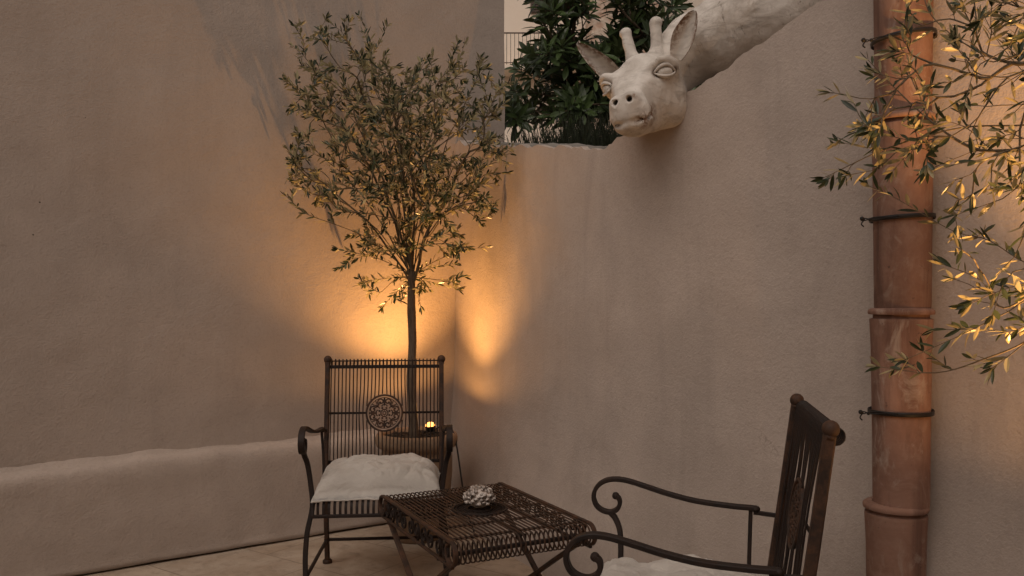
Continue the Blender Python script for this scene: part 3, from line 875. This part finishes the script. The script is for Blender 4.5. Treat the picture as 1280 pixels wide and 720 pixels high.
c2['label'] = 'rusty iron armchair seen from its side at the right, near the drain pipe'

def make_cushion(loc, rz, label, seed, W=.53, D=.47, H=.085):
    mb = MB(); n = 72; vs = []; fs = []
    def pt(u, v, top):
        pin = 1-.055*(1-abs(u)**2)*abs(v)**4-.0; pin2 = 1-.055*(1-abs(v)**2)*abs(u)**4
        x = u*W/2*pin2; y = v*D/2*pin
        prof = (max(0, 1-abs(u)**3.2)*max(0, 1-abs(v)**3.2))**.44
        q = Vector((u*2.2+seed, v*2.2, seed))
        wr = noise.noise(q*1.0)*.018+noise.noise(q*2.6+Vector((9, 0, 0)))*.007+noise.noise(q*6+Vector((0, 4, 0)))*.0025-.008*max(0, 1-abs(noise.noise(q*1.5+Vector((1, 2, 8))))*7)
        # radiating creases from corners and edges
        an = math.atan2(v, u); rad = max(abs(u), abs(v))
        wr += .010*rad**3*math.sin(an*17+seed*3+3*noise.noise(q))*(.4+noise.noise(q*1.7))
        wr += .007*max(0, 1-abs(noise.noise(Vector((u*1.3+v*2.1+seed, v*1.1-u, 3)))*5))*rad
        if top:
            z = .018+H*prof*(1+.25*noise.noise(q*.6))+wr*prof**.5*1.1
        else: z = .010-.006*prof+.006*(1-prof)
        if rad > .985: z = .016+.004*noise.noise(q*5)
        hang = max(0, -v-.72)**2*.16; hs_ = max(0, abs(u)-.86)**2*.25
        return (x, y, z-(hang+hs_)*(1 if top else .9))
    for top in (1, 0):
        for i in range(n+1):
            for j in range(n+1): vs.append(pt(-1+2*i/n, -1+2*j/n, top))
    A = (n+1)**2
    for i in range(n):
        for j in range(n):
            a = i*(n+1)+j
            fs.append((a, a+n+1, a+n+2, a+1)); fs.append((A+a, A+a+1, A+a+n+2, A+a+n+1))
    bd = [(i, 0) for i in range(n)]+[(n, j) for j in range(n)]+[(n-i, n) for i in range(n)]+[(0, n-j) for j in range(n)]
    ids = [i*(n+1)+j for i, j in bd]
    for k in range(len(ids)):
        a, b2 = ids[k], ids[(k+1) % len(ids)]; fs.append((b2, a, A+a, A+b2))
    mb.add(vs, fs)
    # piping seam along the border with a slight ruffle
    seam = [(vs[i][0]*1.006, vs[i][1]*1.006, vs[i][2]-.002) for i in ids]
    o = mb.build('seat_cushion', M['linen'])
    s2 = MB(); s2.tube(seam[::2], .0035, n=6, closed=True); s2.build('seam', M['linen'], o)
    o.location = loc; o.rotation_euler = (0, 0, rz)
    return tag(o, label, 'cushion', 'linen seat cushions')
def on_seat(ch_, dx=0, dy=0, z=.412):
    (x, y, _), a = ch_; return (x+dx*math.cos(a)-dy*math.sin(a), y+dx*math.sin(a)+dy*math.cos(a), z)
make_cushion(on_seat(CH1, 0, -.005), CH1[1]+R(1), 'crumpled off-white linen cushion on the chair in front of the olive pot', 1.7, .525, .47, .112)
make_cushion(on_seat(CH2, 0, -.015), CH2[1]-R(2), 'off-white linen cushion on the right-hand chair, cut by the bottom of the photo', 6.3, .53, .50, .105)

# ------------------------------------------------------------------ low iron table
TB = Vector((-.120, 3.085, 0)); TA = math.atan2(.69, -.345)-math.pi/2      # long axis
def make_table():
    root = thing('iron_side_table', 'low rusty iron slatted table with rolled ends between the two chairs', 'table', TB, TA)
    ir, dk = M['iron'], M['iron_dark']
    Wd, Lh, Z, rc = .258, .352, .452, .037
    def slat(x, k=1.0, extra=0):
        pts = [(x, -Lh+j*2*Lh/14, Z) for j in range(15)]
        fwd = [(x, Lh+rc*math.sin(a), Z-rc+rc*math.cos(a)) for a in [math.pi*1.72*j/16 for j in range(1, 17)]]
        bck = [(x, -Lh-rc*math.sin(a), Z-rc+rc*math.cos(a)) for a in [math.pi*1.72*j/16 for j in range(16, 0, -1)]]
        return bck+pts+fwd
    tp = MB(); N = 29
    for i in range(1, N):
        x = -Wd+2*Wd*i/N
        full = slat(x); RR = .098
        if abs(x) < RR:
            hy = math.sqrt(RR*RR-x*x); a = [p for p in full if p[1] < -hy or p[2] < Z-.001]; 
            idx = [k for k, p in enumerate(full) if p[2] > Z-1e-4 and abs(p[1]) < Lh+1e-4]
            i0 = idx[0]; i1 = idx[-1]
            tp.tube(full[:i0+1]+[(x, -hy, Z)], 1.0, flat=(.0058, .0036), up=(1, 0, 0))
            tp.tube([(x, hy, Z)]+full[i1:], 1.0, flat=(.0058, .0036), up=(1, 0, 0))
        else: tp.tube(full, 1.0, flat=(.0058, .0036), up=(1, 0, 0))
    tp.build('tabletop', ir, root, auto=40)
    cr = MB()
    for y in (-.30, -.16, .16, .30): cr.tube([(-Wd, y, Z-.008), (Wd, y, Z-.008)], 1.0, flat=(.006, .014), up=(0, 0, 1))
    for y in (-Lh-.002, Lh+.002):
        cr.tube([(-Wd, y, Z-rc-.002), (Wd, y, Z-rc-.002)], 1.0, flat=(.014, .014), up=(0, 0, 1))
    cr.tube([(0, -Lh, Z-.009), (0, -.10, Z-.009)], 1.0, flat=(.020, .006), up=(1, 0, 0)); cr.tube([(0, .10, Z-.009), (0, Lh, Z-.009)], 1.0, flat=(.020, .006), up=(1, 0, 0))
    for sg in (-1, 1): cr.tube([(sg*.10, 0, Z-.009), (sg*Wd, 0, Z-.009)], 1.0, flat=(.006, .020), up=(0, 0, 1))
    cr.build('crossbars', dk, root, auto=40)
    rg = MB()
    for r, f in ((.100, (.008, .009)), (.088, (.006, .003)), (.045, (.006, .004))):
        rg.tube([(r*math.cos(a), r*math.sin(a), Z+.001) for a in [2*math.pi*j/44 for j in range(44)]], 1.0, flat=f, up=(0, 0, 1), closed=True)
    for k in range(-8, 9):                                # fine mesh inside the ring
        h = math.sqrt(max(0, .098**2-(k*.0112)**2))
        rg.tube([(k*.0112, -h, Z-.003), (k*.0112, h, Z-.003)], .0020, n=5); rg.tube([(-h, k*.0112, Z-.006), (h, k*.0112, Z-.006)], .0020, n=5)
    rg.build('centre_rosette', dk, root, auto=40)
    for sg in (-1, 1):
        s = MB(); s.tube(slat(sg*Wd), 1.0, flat=(.016, .009), up=(1, 0, 0))
        so2 = s.build('side_rail', ir, root, auto=40)
        lr = MB(); zl = Z-2*rc-.006
        lr.tube([(sg*Wd, -Lh-.01, zl), (sg*Wd, Lh+.01, zl)], 1.0, flat=(.012, .010), up=(1, 0, 0)); lr.build('lower_rail', ir, root, auto=40)
        sc = MB(); hz = (2*rc-.004)/2; zc = Z-rc-.004
        for k in range(5):                                # S scrolls between the rails
            y0 = -.27+k*.135; m_ = 1 if k % 2 else -1
            for e in (-1, 1):
                pts = []
                for j in range(26):
                    t = j/25; rr_ = hz*.98*(1-.78*t); an = -math.pi/2*e+e*m_*t*math.pi*3.1
                    pts.append((sg*Wd, y0+m_*e*.030+rr_*math.cos(an)*.85, zc+rr_*math.sin(an)))
                sc.tube(pts, 1.0, flat=(.008, .0042), up=(1, 0, 0))
        sc.build('scrollwork', dk, root, auto=40)
        for e in (-1, 1):                                 # crossed legs
            lg = MB(); xi = sg*(Wd-.012 if e > 0 else Wd-.030)
            lg.tube([(xi, e*.325, Z-2*rc), (xi, -e*.325*.86, .0)], 1.0, flat=(.020, .014), up=(1, 0, 0)); lg.build('leg', ir, root, auto=40)
    for y, k in ((-.265, .012), (.265, .030)):
        st = MB(); st.tube([(-Wd+k, y, .035), (Wd-k, y, .035)], 1.0, flat=(.014, .010), up=(0, 0, 1)); st.build('stretcher', ir, root, auto=40)
    return Z
TZ = make_table()

# ------------------------------------------------------------------ coral ornament
def make_coral(loc):
    rr = random.Random(3); mb = MB()
    mb.sphere((0, 0, .045), .047, 24, 14, (1, 1, .92))
    golden = math.pi*(3-math.sqrt(5)); N = 78
    for i in range(N):
        z = 1-1.42*i/N; r = math.sqrt(max(0, 1-z*z)); a = golden*i+rr.uniform(-.15, .15)
        d = Vector((r*math.cos(a), r*math.sin(a), z+rr.uniform(-.1, .1))).normalized()
        base = Vector((0, 0, .045))+Vector((d.x, d.y, d.z*.92))*.043; h = rr.uniform(.008, .015); q = rr.uniform(.0060, .0088)
        d2 = (d+rnd_dir(rr)*.28).normalized()
        mb.tube([base, base+d2*h*.6, base+d2*h], [q*.8, q, q*1.12], n=10, cap=False)
        mb.tube([base+d2*h, base+d2*(h-.001), base+d2*(h-.007)], [q*1.12, q*.62, q*.5], n=10, cap=True)
    o = mb.build('coral_ornament', M['coral']); o.location = loc; o.scale = (1.05, 1.05, .86)
    tag(o, 'white ceramic coral ball ornament standing in the middle of the iron table', 'ornament')
make_coral((-.122, 3.085, TZ+.004))

# ------------------------------------------------------------------ giraffe sculpture (implicit surface -> mesh)
def surface_nets(F, org, h):
    nx, ny, nz = F.shape; ins = F < 0
    cs = np.zeros((nx-1, ny-1, nz-1), dtype=np.int8)
    for a in (0, 1):
        for b_ in (0, 1):
            for c in (0, 1): cs += ins[a:nx-1+a, b_:ny-1+b_, c:nz-1+c]
    act = (cs > 0) & (cs < 8); idx = -np.ones(cs.shape, dtype=np.int64); I = np.argwhere(act); idx[act] = np.arange(len(I))
    acc = np.zeros((len(I), 3)); cnt = np.zeros(len(I))
    for ax in range(3):
        for a in (0, 1):
            for b_ in (0, 1):
                o0 = [0, 0, 0]; oth = [k for k in range(3) if k != ax]; o0[oth[0]] = a; o0[oth[1]] = b_
                o1 = list(o0); o1[ax] = 1
                f0 = F[I[:, 0]+o0[0], I[:, 1]+o0[1], I[:, 2]+o0[2]]; f1 = F[I[:, 0]+o1[0], I[:, 1]+o1[1], I[:, 2]+o1[2]]
                m = (f0 < 0) != (f1 < 0); t = np.zeros_like(f0); t[m] = f0[m]/(f0[m]-f1[m])
                p = np.array(o0, float)[None, :]+np.zeros((len(I), 3)); p[:, ax] += t
                acc[m] += p[m]; cnt[m] += 1
    V = (I+acc/cnt[:, None])*h+np.array(org)[None, :]
    Q = []
    for ax in range(3):
        o = [k for k in range(3) if k != ax]
        sl0 = [slice(1, -1)]*3; sl0[ax] = slice(0, -1); sl1 = [slice(1, -1)]*3; sl1[ax] = slice(1, None)
        a = ins[tuple(sl0)]; b_ = ins[tuple(sl1)]
        E = np.argwhere(a != b_); sgn = a[tuple(E.T)]
        E = E.copy(); E[:, o[0]] += 1; E[:, o[1]] += 1
        def g(d0, d1):
            e = E.copy(); e[:, o[0]] += d0; e[:, o[1]] += d1; return idx[e[:, 0], e[:, 1], e[:, 2]]
        q = np.stack([g(-1, -1), g(0, -1), g(0, 0), g(-1, 0)], 1)
        flip = sgn if ax != 1 else ~sgn
        q[~flip] = q[~flip][:, ::-1]; Q.append(q)
    return V, np.concatenate(Q)
def smin(a, b_, k):
    h = np.clip(.5+.5*(b_-a)/k, 0, 1); return b_*(1-h)+a*h-k*h*(1-h)
def smax(a, b_, k): return -smin(-a, -b_, k)

HC = P(807, 107, 3.17)                 # head centre, in front of the wall top
HF = Vector((-math.sin(R(28))*math.cos(R(13)), -math.cos(R(28))*math.cos(R(13)), -math.sin(R(13)))).normalized()
HR = Vector((-HF.y, HF.x, 0)).normalized(); HR = -HR if HR.x < 0 else HR
HU = HR.cross(-HF).normalized(); HU = -HU if HU.z < 0 else HU
_q = Matrix.Rotation(R(-9), 3, HF)
if (_q @ HR).z < 0: _q = Matrix.Rotation(R(9), 3, HF)
HR = _q @ HR; HU = _q @ HU
def HL(x, y, z): return HC+HR*x-HF*y+HU*z      # head-local (x right, y back, z up) to world
def giraffe():
    h = .0055
    lo = np.array([.20, 2.72, 1.80]); hi = np.array([1.62, 3.62, 2.75])
    n = ((hi-lo)/h).astype(int)+1
    ax = [lo[k]+h*np.arange(n[k]) for k in range(3)]
    X, Y, Z = np.meshgrid(*ax, indexing='ij'); X = X.astype(np.float32); Y = Y.astype(np.float32); Z = Z.astype(np.float32)
    def cap(A, B, ra, rb, X, Y, Z, flat=None):
        A = np.array(A); B = np.array(B); d = B-A; L2 = (d*d).sum()
        t = np.clip(((X-A[0])*d[0]+(Y-A[1])*d[1]+(Z-A[2])*d[2])/L2, 0, 1)
        return np.sqrt((X-A[0]-t*d[0])**2+(Y-A[1]-t*d[1])**2+(Z-A[2]-t*d[2])**2)-(ra+(rb-ra)*t)
    # neck: from the back of the skull up along and behind the wall top
    NP = [(HL(.0, .10, -.005), .095), (P(866, 62, 3.27), .128), (P(908, 42, 3.17), .140), (P(965, 14, 3.03), .153), (P(1060, -42, 2.92), .172), (P(1200, -130, 2.86), .20)]
    F = None
    for (a, ra), (c, rb) in zip(NP, NP[1:]):
        f = cap(a, c, ra, rb, X, Y, Z); F = f if F is None else smin(F, f, .03)
    # mane ridge along the upper edge
    for (a, ra), (c, rb) in zip(NP[1:], NP[2:]):
        up = Vector((-.25, .1, .95)).normalized()
        f = cap(a+up*(ra*.92), c+up*(rb*.92), .022, .026, X, Y, Z); F = smin(F, f, .035)
    F += .0018*np.sin(X*31+Z*22)*np.sin(Y*27-Z*19)
    # head block only
    ih = [(np.searchsorted(ax[k], HC[k]-.36), np.searchsorted(ax[k], HC[k]+.36)) for k in range(3)]
    sl = tuple(slice(max(a, 0), b_) for a, b_ in ih)
    dx, dy, dz = X[sl]-HC.x, Y[sl]-HC.y, Z[sl]-HC.z
    x = dx*HR.x+dy*HR.y+dz*HR.z; y = -(dx*HF.x+dy*HF.y+dz*HF.z); z = dx*HU.x+dy*HU.y+dz*HU.z
    def ell(c, r):
        k0 = np.sqrt(((x-c[0])/r[0])**2+((y-c[1])/r[1])**2+((z-c[2])/r[2])**2); return (k0-1)*min(r)*1.0*np.clip(k0, .6, 1.4)**0
    def cp(a, c, ra, rb): return cap(a, c, ra, rb, x, y, z)
    H = ell((0, .03, .0), (.122, .135, .105))                         # cranium
    H = smin(H, ell((0, -.05, -.02), (.110, .13, .092)), .05)          # face
    H = smin(H, cp((0, -.08, -.045), (0, -.225, -.085), .088, .056), .05)   # nose bridge to muzzle
    H = smin(H, ell((0, -.248, -.100), (.071, .058, .062)), .04)       # muzzle
    H = smin(H, cp((0, .02, -.10), (0, -.205, -.130), .078, .050), .045)   # lower jaw
    H = smin(H, ell((0, -.230, -.134), (.057, .048, .036)), .03)       # chin
    for s in (-1, 1):
        H = smin(H, ell((s*.078, .030, -.085), (.060, .100, .095)), .04)   # cheek
        H = smin(H, ell((s*.108, -.048, .030), (.042, .060, .044)), .03)  # brow / orbit
        H = smin(H, cp((s*.040, .055, .055), (s*.052, .070, .118), .040, .022), .04)  # horn foot
        H = smin(H, cp((s*.052, .070, .12), (s*.062, .090, .222), .0245, .0205), .016)
        H = smin(H, ell((s*.064, .093, .226), (.0255, .0255, .020)), .01)
        H = smin(H, ell((s*.028, -.276, -.056), (.026, .030, .028)), .022)  # nostril mounds
        # ridge from brow towards the nose
        H = smin(H, cp((s*.070, -.085, .048), (s*.030, -.22, -.045), .020, .014), .03)
    H = smin(H, ell((0, -.01, .085), (.042, .060, .026)), .05)         # forehead bump
    for s in (-1, 1):
        e = np.array((s*.66, -.74, .12)); e /= np.linalg.norm(e)
        t1 = np.array((s*.74, .66, -.05)); t1 -= e*t1.dot(e); t1 /= np.linalg.norm(t1); t2 = np.cross(t1, e); t2 = t2 if t2[2] > 0 else -t2
        c0 = np.array((s*.104, -.090, .018))
        def at(u, v, w_): return tuple(c0+e*w_+t1*u+t2*v)
        for u in (-.026, -.010, .008, .024): H = smax(H, -cp(at(u, -.002, .060), at(u, -.002, .014), .020, .016), .006)   # socket
        for k in range(8):                                             # brow fold above the lid
            pa, pb = [at(.056*t, .046*(1-.6*t*t), .022-.022*t*t) for t in (-1+k/4, -1+(k+1)/4)]
            H = smin(H, cp(pa, pb, .010, .010), .014)
        H = smax(H, -cp((s*.031, -.330, -.050), (s*.022, -.268, -.056), .0115, .010), .006)   # nostril
        H = smax(H, -cp((s*.033, -.315, -.040), (s*.029, -.315, -.066), .010, .008), .006)
        ml = [(0, -.312, -.132), (s*.035, -.288, -.132), (s*.062, -.245, -.126), (s*.074, -.200, -.116), (s*.082, -.155, -.104)]
        for a, c in zip(ml, ml[1:]): H = smax(H, -cp(a, c, .0060, .0050), .012)
    F[sl] = smin(F[sl], H.astype(F.dtype), .014)
    V, Q = surface_nets(F, lo, h)
    mb = bpy.data.meshes.new('giraffe_sculpture'); mb.from_pydata(V.tolist(), [], Q.tolist()); mb.update()
    bm = bmesh.new(); bm.from_mesh(mb); bmesh.ops.recalc_face_normals(bm, faces=bm.faces)
    for _ in range(2): bmesh.ops.smooth_vert(bm, verts=bm.verts, factor=.35, use_axis_x=True, use_axis_y=True, use_axis_z=True)
    bm.to_mesh(mb); bm.free()
    mb.polygons.foreach_set('use_smooth', [True]*len(mb.polygons)); mb.materials.append(M['giraffe'])
    co = np.empty(len(V)*3, dtype=np.float32); mb.vertices.foreach_get('co', co); co = co.reshape(-1, 3); no = np.empty(len(V)*3, dtype=np.float32); mb.vertices.foreach_get('normal', no); no = no.reshape(-1, 3)
    dsp = np.array([noise.noise(Vector(p)*13)*.0025+noise.noise(Vector(p)*34)*.0022+abs(noise.noise(Vector((p[0]*22, p[1]*22, p[2]*7))))*-.003 for p in co.tolist()])
    co = co+no*dsp[:, None]; mb.vertices.foreach_set('co', co.ravel()); mb.update()
    cr = np.zeros(len(V), dtype=np.float32)  # darkening painted into eye corners and nostrils, grime and shadow together
    for s in (-1, 1):
        e = np.array((s*.66, -.74, .12)); e /= np.linalg.norm(e); t1 = np.array((s*.74, .66, -.05)); t1 -= e*t1.dot(e); t1 /= np.linalg.norm(t1)
        c0 = np.array((s*.104, -.090, .018))
        for u, w_, r in ((-.040, .022, .018), (.042, .014, .017), (-.02, .012, .014), (.02, .010, .014)):
            q = np.array(HL(*(c0+t1*u+e*w_))); cr = np.maximum(cr, np.clip(2.2-2.2*np.linalg.norm(V-q, axis=1)/r, 0, 1))
        q = np.array(HL(s*.027, -.272, -.056)); cr = np.maximum(cr, .8*np.clip(2-2*np.linalg.norm(V-q, axis=1)/.024, 0, 1))
    a = mb.attributes.new('crease', 'FLOAT', 'POINT'); a.data.foreach_set('value', cr)
    st = np.zeros(len(V), dtype=np.float32)
    for c, r in ((HL(.068, -.20, -.125), .058), (HL(.045, -.26, -.13), .045), (HL(.045, -.29, -.05), .014), (HL(.10, -.10, .0), .02)):
        d = np.linalg.norm(V-np.array(c), axis=1); st = np.maximum(st, np.clip(1.5-1.5*d/r, 0, 1))
    a = mb.attributes.new('stain', 'FLOAT', 'POINT'); a.data.foreach_set('value', st)
    o = bpy.data.objects.new('giraffe_sculpture', mb); COL.objects.link(o)
    org = HC.copy(); mb.transform(Matrix.Translation(-org)); o.location = org
    tag(o, 'white weathered plaster giraffe head and neck leaning over the curved wall', 'sculpture')
    # eyes: a ball and two lids laid on the surface round each socket
    from mathutils.bvhtree import BVHTree
    bv = BVHTree.FromPolygons([v.co.copy() for v in mb.vertices], [tuple(p.vertices) for p in mb.polygons])
    for s in (-1, 1):
        e = np.array((s*.66, -.74, .12)); e /= np.linalg.norm(e); t1 = np.array((s*.74, .66, -.05)); t1 -= e*t1.dot(e); t1 /= np.linalg.norm(t1); t2 = np.cross(t1, e); t2 = t2 if t2[2] > 0 else -t2
        c0 = np.array((s*.104, -.090, .018))
        W_ = lambda q: HL(*q)-org
        ew = (W_(c0+e)-W_(c0)).normalized()
        eb = MB(); eb.sphere((0, 0, 0), 1.0, 28, 18); ax_ = [Vector(W_(c0+k)-W_(c0)).normalized() for k in (t1, t2, e)]
        eb.v = [tuple(W_(c0+e*.010-t2*.002)+ax_[0]*(q[0]*.031)+ax_[1]*(q[1]*.023)+ax_[2]*(q[2]*.022)) for q in eb.v]; eb.build('eye', M['giraffe'], o)
        ld = MB()
        for up, th in ((1.0, .0070), (-.80, .0050)):
            pts = []
            for k in range(15):
                t = -1+k/7; q = c0+t1*(.043*t)+t2*(up*.0235*(1-t*t)-.002-.003*t)
                h0 = bv.ray_cast(W_(q+e*.15), -ew)
                base_w = .030-.020*t*t
                p = W_(q+e*base_w)
                if h0[0] is not None and (h0[0]-p).dot(ew) > -.004: p = h0[0]+ew*.001
                pts.append(p)
            for _ in range(2): pts = [pts[0]]+[(pts[i-1]+pts[i]*2+pts[i+1])/4 for i in range(1, len(pts)-1)]+[pts[-1]]
            ld.tube(pts, [th*(.45+.55*(1-(-1+k/7)**2)) for k in range(15)], n=10)
        ld.build('eyelid', M['giraffe'], o)
    # ears: cupped leaf shapes
    def ear(base, tip, face, wmax, parent):
        mbx = MB(); d = Vector(tip)-Vector(base); L = d.length; d.normalize(); f = Vector(face); f = (f-d*f.dot(d)).normalized(); sd = d.cross(f)
        n, m = 16, 10; vs = []
        for lay in (0, 1):
            for i in range(n+1):
                t = i/n; wd = wmax*(math.sin(math.pi*(.13+.80*t))**.8)*(1.0-.15*t)*(1 if t < .97 else .55)
                for j in range(m+1):
                    s_ = -1+2*j/m
                    cup = 1.05*wd*(1-s_*s_)*(1-.3*t)
                    th = (.014*(1-s_*s_*.55)*(1-.45*t)) if lay else 0
                    vs.append(Vector(base)+d*(t*L)+sd*(s_*wd)-f*(cup+th)+f*.012*math.sin(t*3.1)+rnd_dir(random)*.0006-org)
        K = (n+1)*(m+1); fs = []
        for lay in (0, 1):
            for i in range(n):
                for j in range(m):
                    a_ = lay*K+i*(m+1)+j; q = (a_, a_+1, a_+m+2, a_+m+1); fs.append(q if lay == 0 else q[::-1])
        for i in range(n):
            for j in (0, m):
                a_ = i*(m+1)+j; q = (a_, a_+m+1, a_+m+1+K, a_+K); fs.append(q if j else q[::-1])
        for j in range(m): a_ = n*(m+1)+j; fs.append((a_, a_+1, a_+1+K, a_+K))
        mbx.add(vs, fs); e = mbx.build('ear', M['giraffe'], parent)
        sv = [.95*max(0, min(1, (abs(-1+2*j/m)-.25)*1.6+(i/n-.6)*1.2)) for lay in (0, 1) for i in range(n+1) for j in range(m+1)]
        e.data.attributes.new('stain', 'FLOAT', 'POINT').data.foreach_set('value', sv)
    ear(HL(-.100, .055, .030), P(722, 55, 3.17), (.30, -.9, -.45), .040, o)
    ear(P(845, 73, 3.085), P(868, 13, 3.03), (-.50, -.85, .0), .047, o)
    return o
giraffe()

# ------------------------------------------------------------------ plants and buildings beyond the wall
def loquat():
    rr = random.Random(9); X0, Y0 = .52, 5.75
    root = thing('loquat_shrub', 'dark green large-leaved shrub growing behind the ragged wall, left of the giraffe head', 'shrub', (X0, Y0, tz))
    sk = Skel([(X0, Y0, tz), (X0, Y0, tz+.2), (X0+.02, Y0, tz+.4), (X0, Y0, tz+.6)], rr)
    tips = []
    for _ in range(300):
        for _t in range(80):
            px = rr.uniform(632, 850); py = rr.uniform(-70, 150); d = rr.uniform(5.3, 6.2)
            if px > 790 and py > 62: continue
            if px > 728 and py < 60 and px < 762 and rr.random() < .75: continue
            if px > 818 and (py > 34 or py < 4 or rr.random() < .5): continue
            if px < 664+14*math.sin(py*.06) and py < 112 and rr.random() < .93: continue
            if px < 668 and py < 25 and rr.random() < .7: continue
            break
        tips.append(P(px, py, d))
    tips.sort(key=lambda q: (q-Vector((X0, Y0, tz+.5))).length)
    for q in tips: sk.attach(q, 2, .08, .4, .5)
    mb, n = sk.mesh(.0032, .42, .03); inv = Matrix.Translation((-X0, -Y0, -tz))
    o = mb.build('branches', M['bark'], root); o.data.transform(inv)
    lf = MB(); tones = []
    for ti in sk.tips:
        c = sk.P[ti]; d = (sk.D[ti]+Vector((0, -.15, .6))).normalized(); k = rr.randint(9, 13); a0 = rr.uniform(0, 6)
        u = d.orthogonal().normalized(); v = d.cross(u)
        for j in range(k):
            a = a0+j*2.4; el = lerp(.1, 1.1, j/k)+rr.uniform(-.15, .15)
            ld = (u*math.cos(a)+v*math.sin(a))*math.cos(el)+d*math.sin(el)
            add_leaf(lf, tones, c-d*.05*(1-j/k), ld, d, rr.uniform(.10, .18)*(1-.25*j/k), rr.uniform(.030, .045), 'loquat', rr.uniform(.08, .38), .22, rr.random())
    c = lf.build('foliage', M['loquat'], root, smooth=False); set_tone(c, tones); c.data.transform(inv)
loquat()

def second_shrub():
    rr = random.Random(13); X0, Y0 = 1.55, 4.6
    root = thing('leafy_shrub', 'small green shrub glimpsed in the gap below the giraffe neck', 'shrub', (X0, Y0, tz))
    sk = Skel([(X0, Y0, tz), (X0-.05, Y0-.05, tz+.15), (X0-.1, Y0-.1, tz+.25)], rr)
    for _ in range(60):
        q = P(rr.uniform(850, 940), rr.uniform(60, 150), rr.uniform(3.9, 4.6)); sk.attach(q, 0, .06, .4, .4)
    mb, n = sk.mesh(.002, .42, .02); inv = Matrix.Translation((-X0, -Y0, -tz))
    o = mb.build('branches', M['bark'], root); o.data.transform(inv)
    lf = MB(); tones = []
    for ti in sk.tips:
        for j in range(8):
            add_leaf(lf, tones, sk.P[ti], (rnd_dir(rr)+Vector((0, 0, .3))).normalized(), rnd_dir(rr)+Vector((0, 0, 1)), rr.uniform(.06, .10), rr.uniform(.02, .03), 'loquat', rr.uniform(0, .3), .2, .5+.5*rr.random())
    c = lf.build('foliage', M['loquat'], root, smooth=False); set_tone(c, tones); c.data.transform(inv)
second_shrub()

def grass():
    rr = random.Random(17); lf = MB(); tones = []
    for _ in range(2600):
        px = rr.uniform(634, 800); d = rr.uniform(4.1, 5.0)
        X = (px-640)/1040*d
        q = Vector((X, d, 0))
        if dist_right(Vector((X, d))) > -.24: continue
        base = Vector((X, d, tz)); H = rr.uniform(.34, .52)
        tilt = Vector((rr.uniform(-.35, .35), rr.uniform(-.4, .15), 1)).normalized()
        pts = [base, base+tilt*H*.5, base+tilt*H*.9+Vector((tilt.x*.04, -.02, 0)), base+tilt*H+Vector((tilt.x*.10, -.05, -.04))]
        wd = rr.uniform(.0025, .0045); sd = Vector((1, rr.uniform(-.5, .5), 0)).normalized()
        vs = []
        for k, p in enumerate(pts):
            w2 = wd*(1-k/3.3); vs += [p-sd*w2, p+sd*w2]
        lf.add(vs, [(0, 1, 3, 2), (2, 3, 5, 4), (4, 5, 7, 6)]); tones.extend([rr.random()]*3)
    o = lf.build('grass', M['grass'], smooth=False); set_tone(o, tones); o['kind'] = 'stuff'
    o['label'] = 'dark fine grass growing behind the wall top under the shrub'; o['category'] = 'grass'
grass()

def building():
    root = thing('pale_building', 'pale cream building with an iron balcony railing far behind the shrub', 'building', (3, 26, tz))
    wl = MB(); wl.box((1.0, 4, 7.5), (11, 8, 15)); wl.build('wall', M['facade'], root, smooth=False)
    bl = MB(); bl.box((-2.2, -.45, 6.58), (3.2, .9, .14)); bl.build('balcony_slab', M['facade'], root, smooth=False)
    rl = MB(); y = -.85; z0, z1 = 6.66, 7.62
    rl.box((-2.2, y, z1), (3.2, .035, .035)); rl.box((-2.2, y, z0+.06), (3.2, .025, .025))
    for i in range(27): rl.box((-3.76+i*.12, y, (z0+z1)/2), (.016, .016, z1-z0))
    rl.build('balcony_railing', M['shutter'], root, smooth=False)
    sh = MB(); sh.box((-1.95, -.03, 9.25), (.95, .06, 1.5))
    for k in range(18): sh.box((-1.95, -.07, 8.55+k*.08), (.86, .03, .03))
    sh.build('window_shutter', M['shutter'], root, smooth=False)
building()
def stone_house():
    root = thing('stone_house', 'pinkish rubble stone house wall seen between the shrub branches', 'building', (3.2, 23.5, tz))
    wl = MB(); wl.box((0, 1, 6.5), (1.9, 2, 13)); wl.build('wall', M['stone'], root, smooth=False)
    ev = MB(); ev.box((0, 1, 13.1), (2.2, 2.3, .22)); ev.build('roof', M['terracotta'], root, smooth=False)
stone_house()
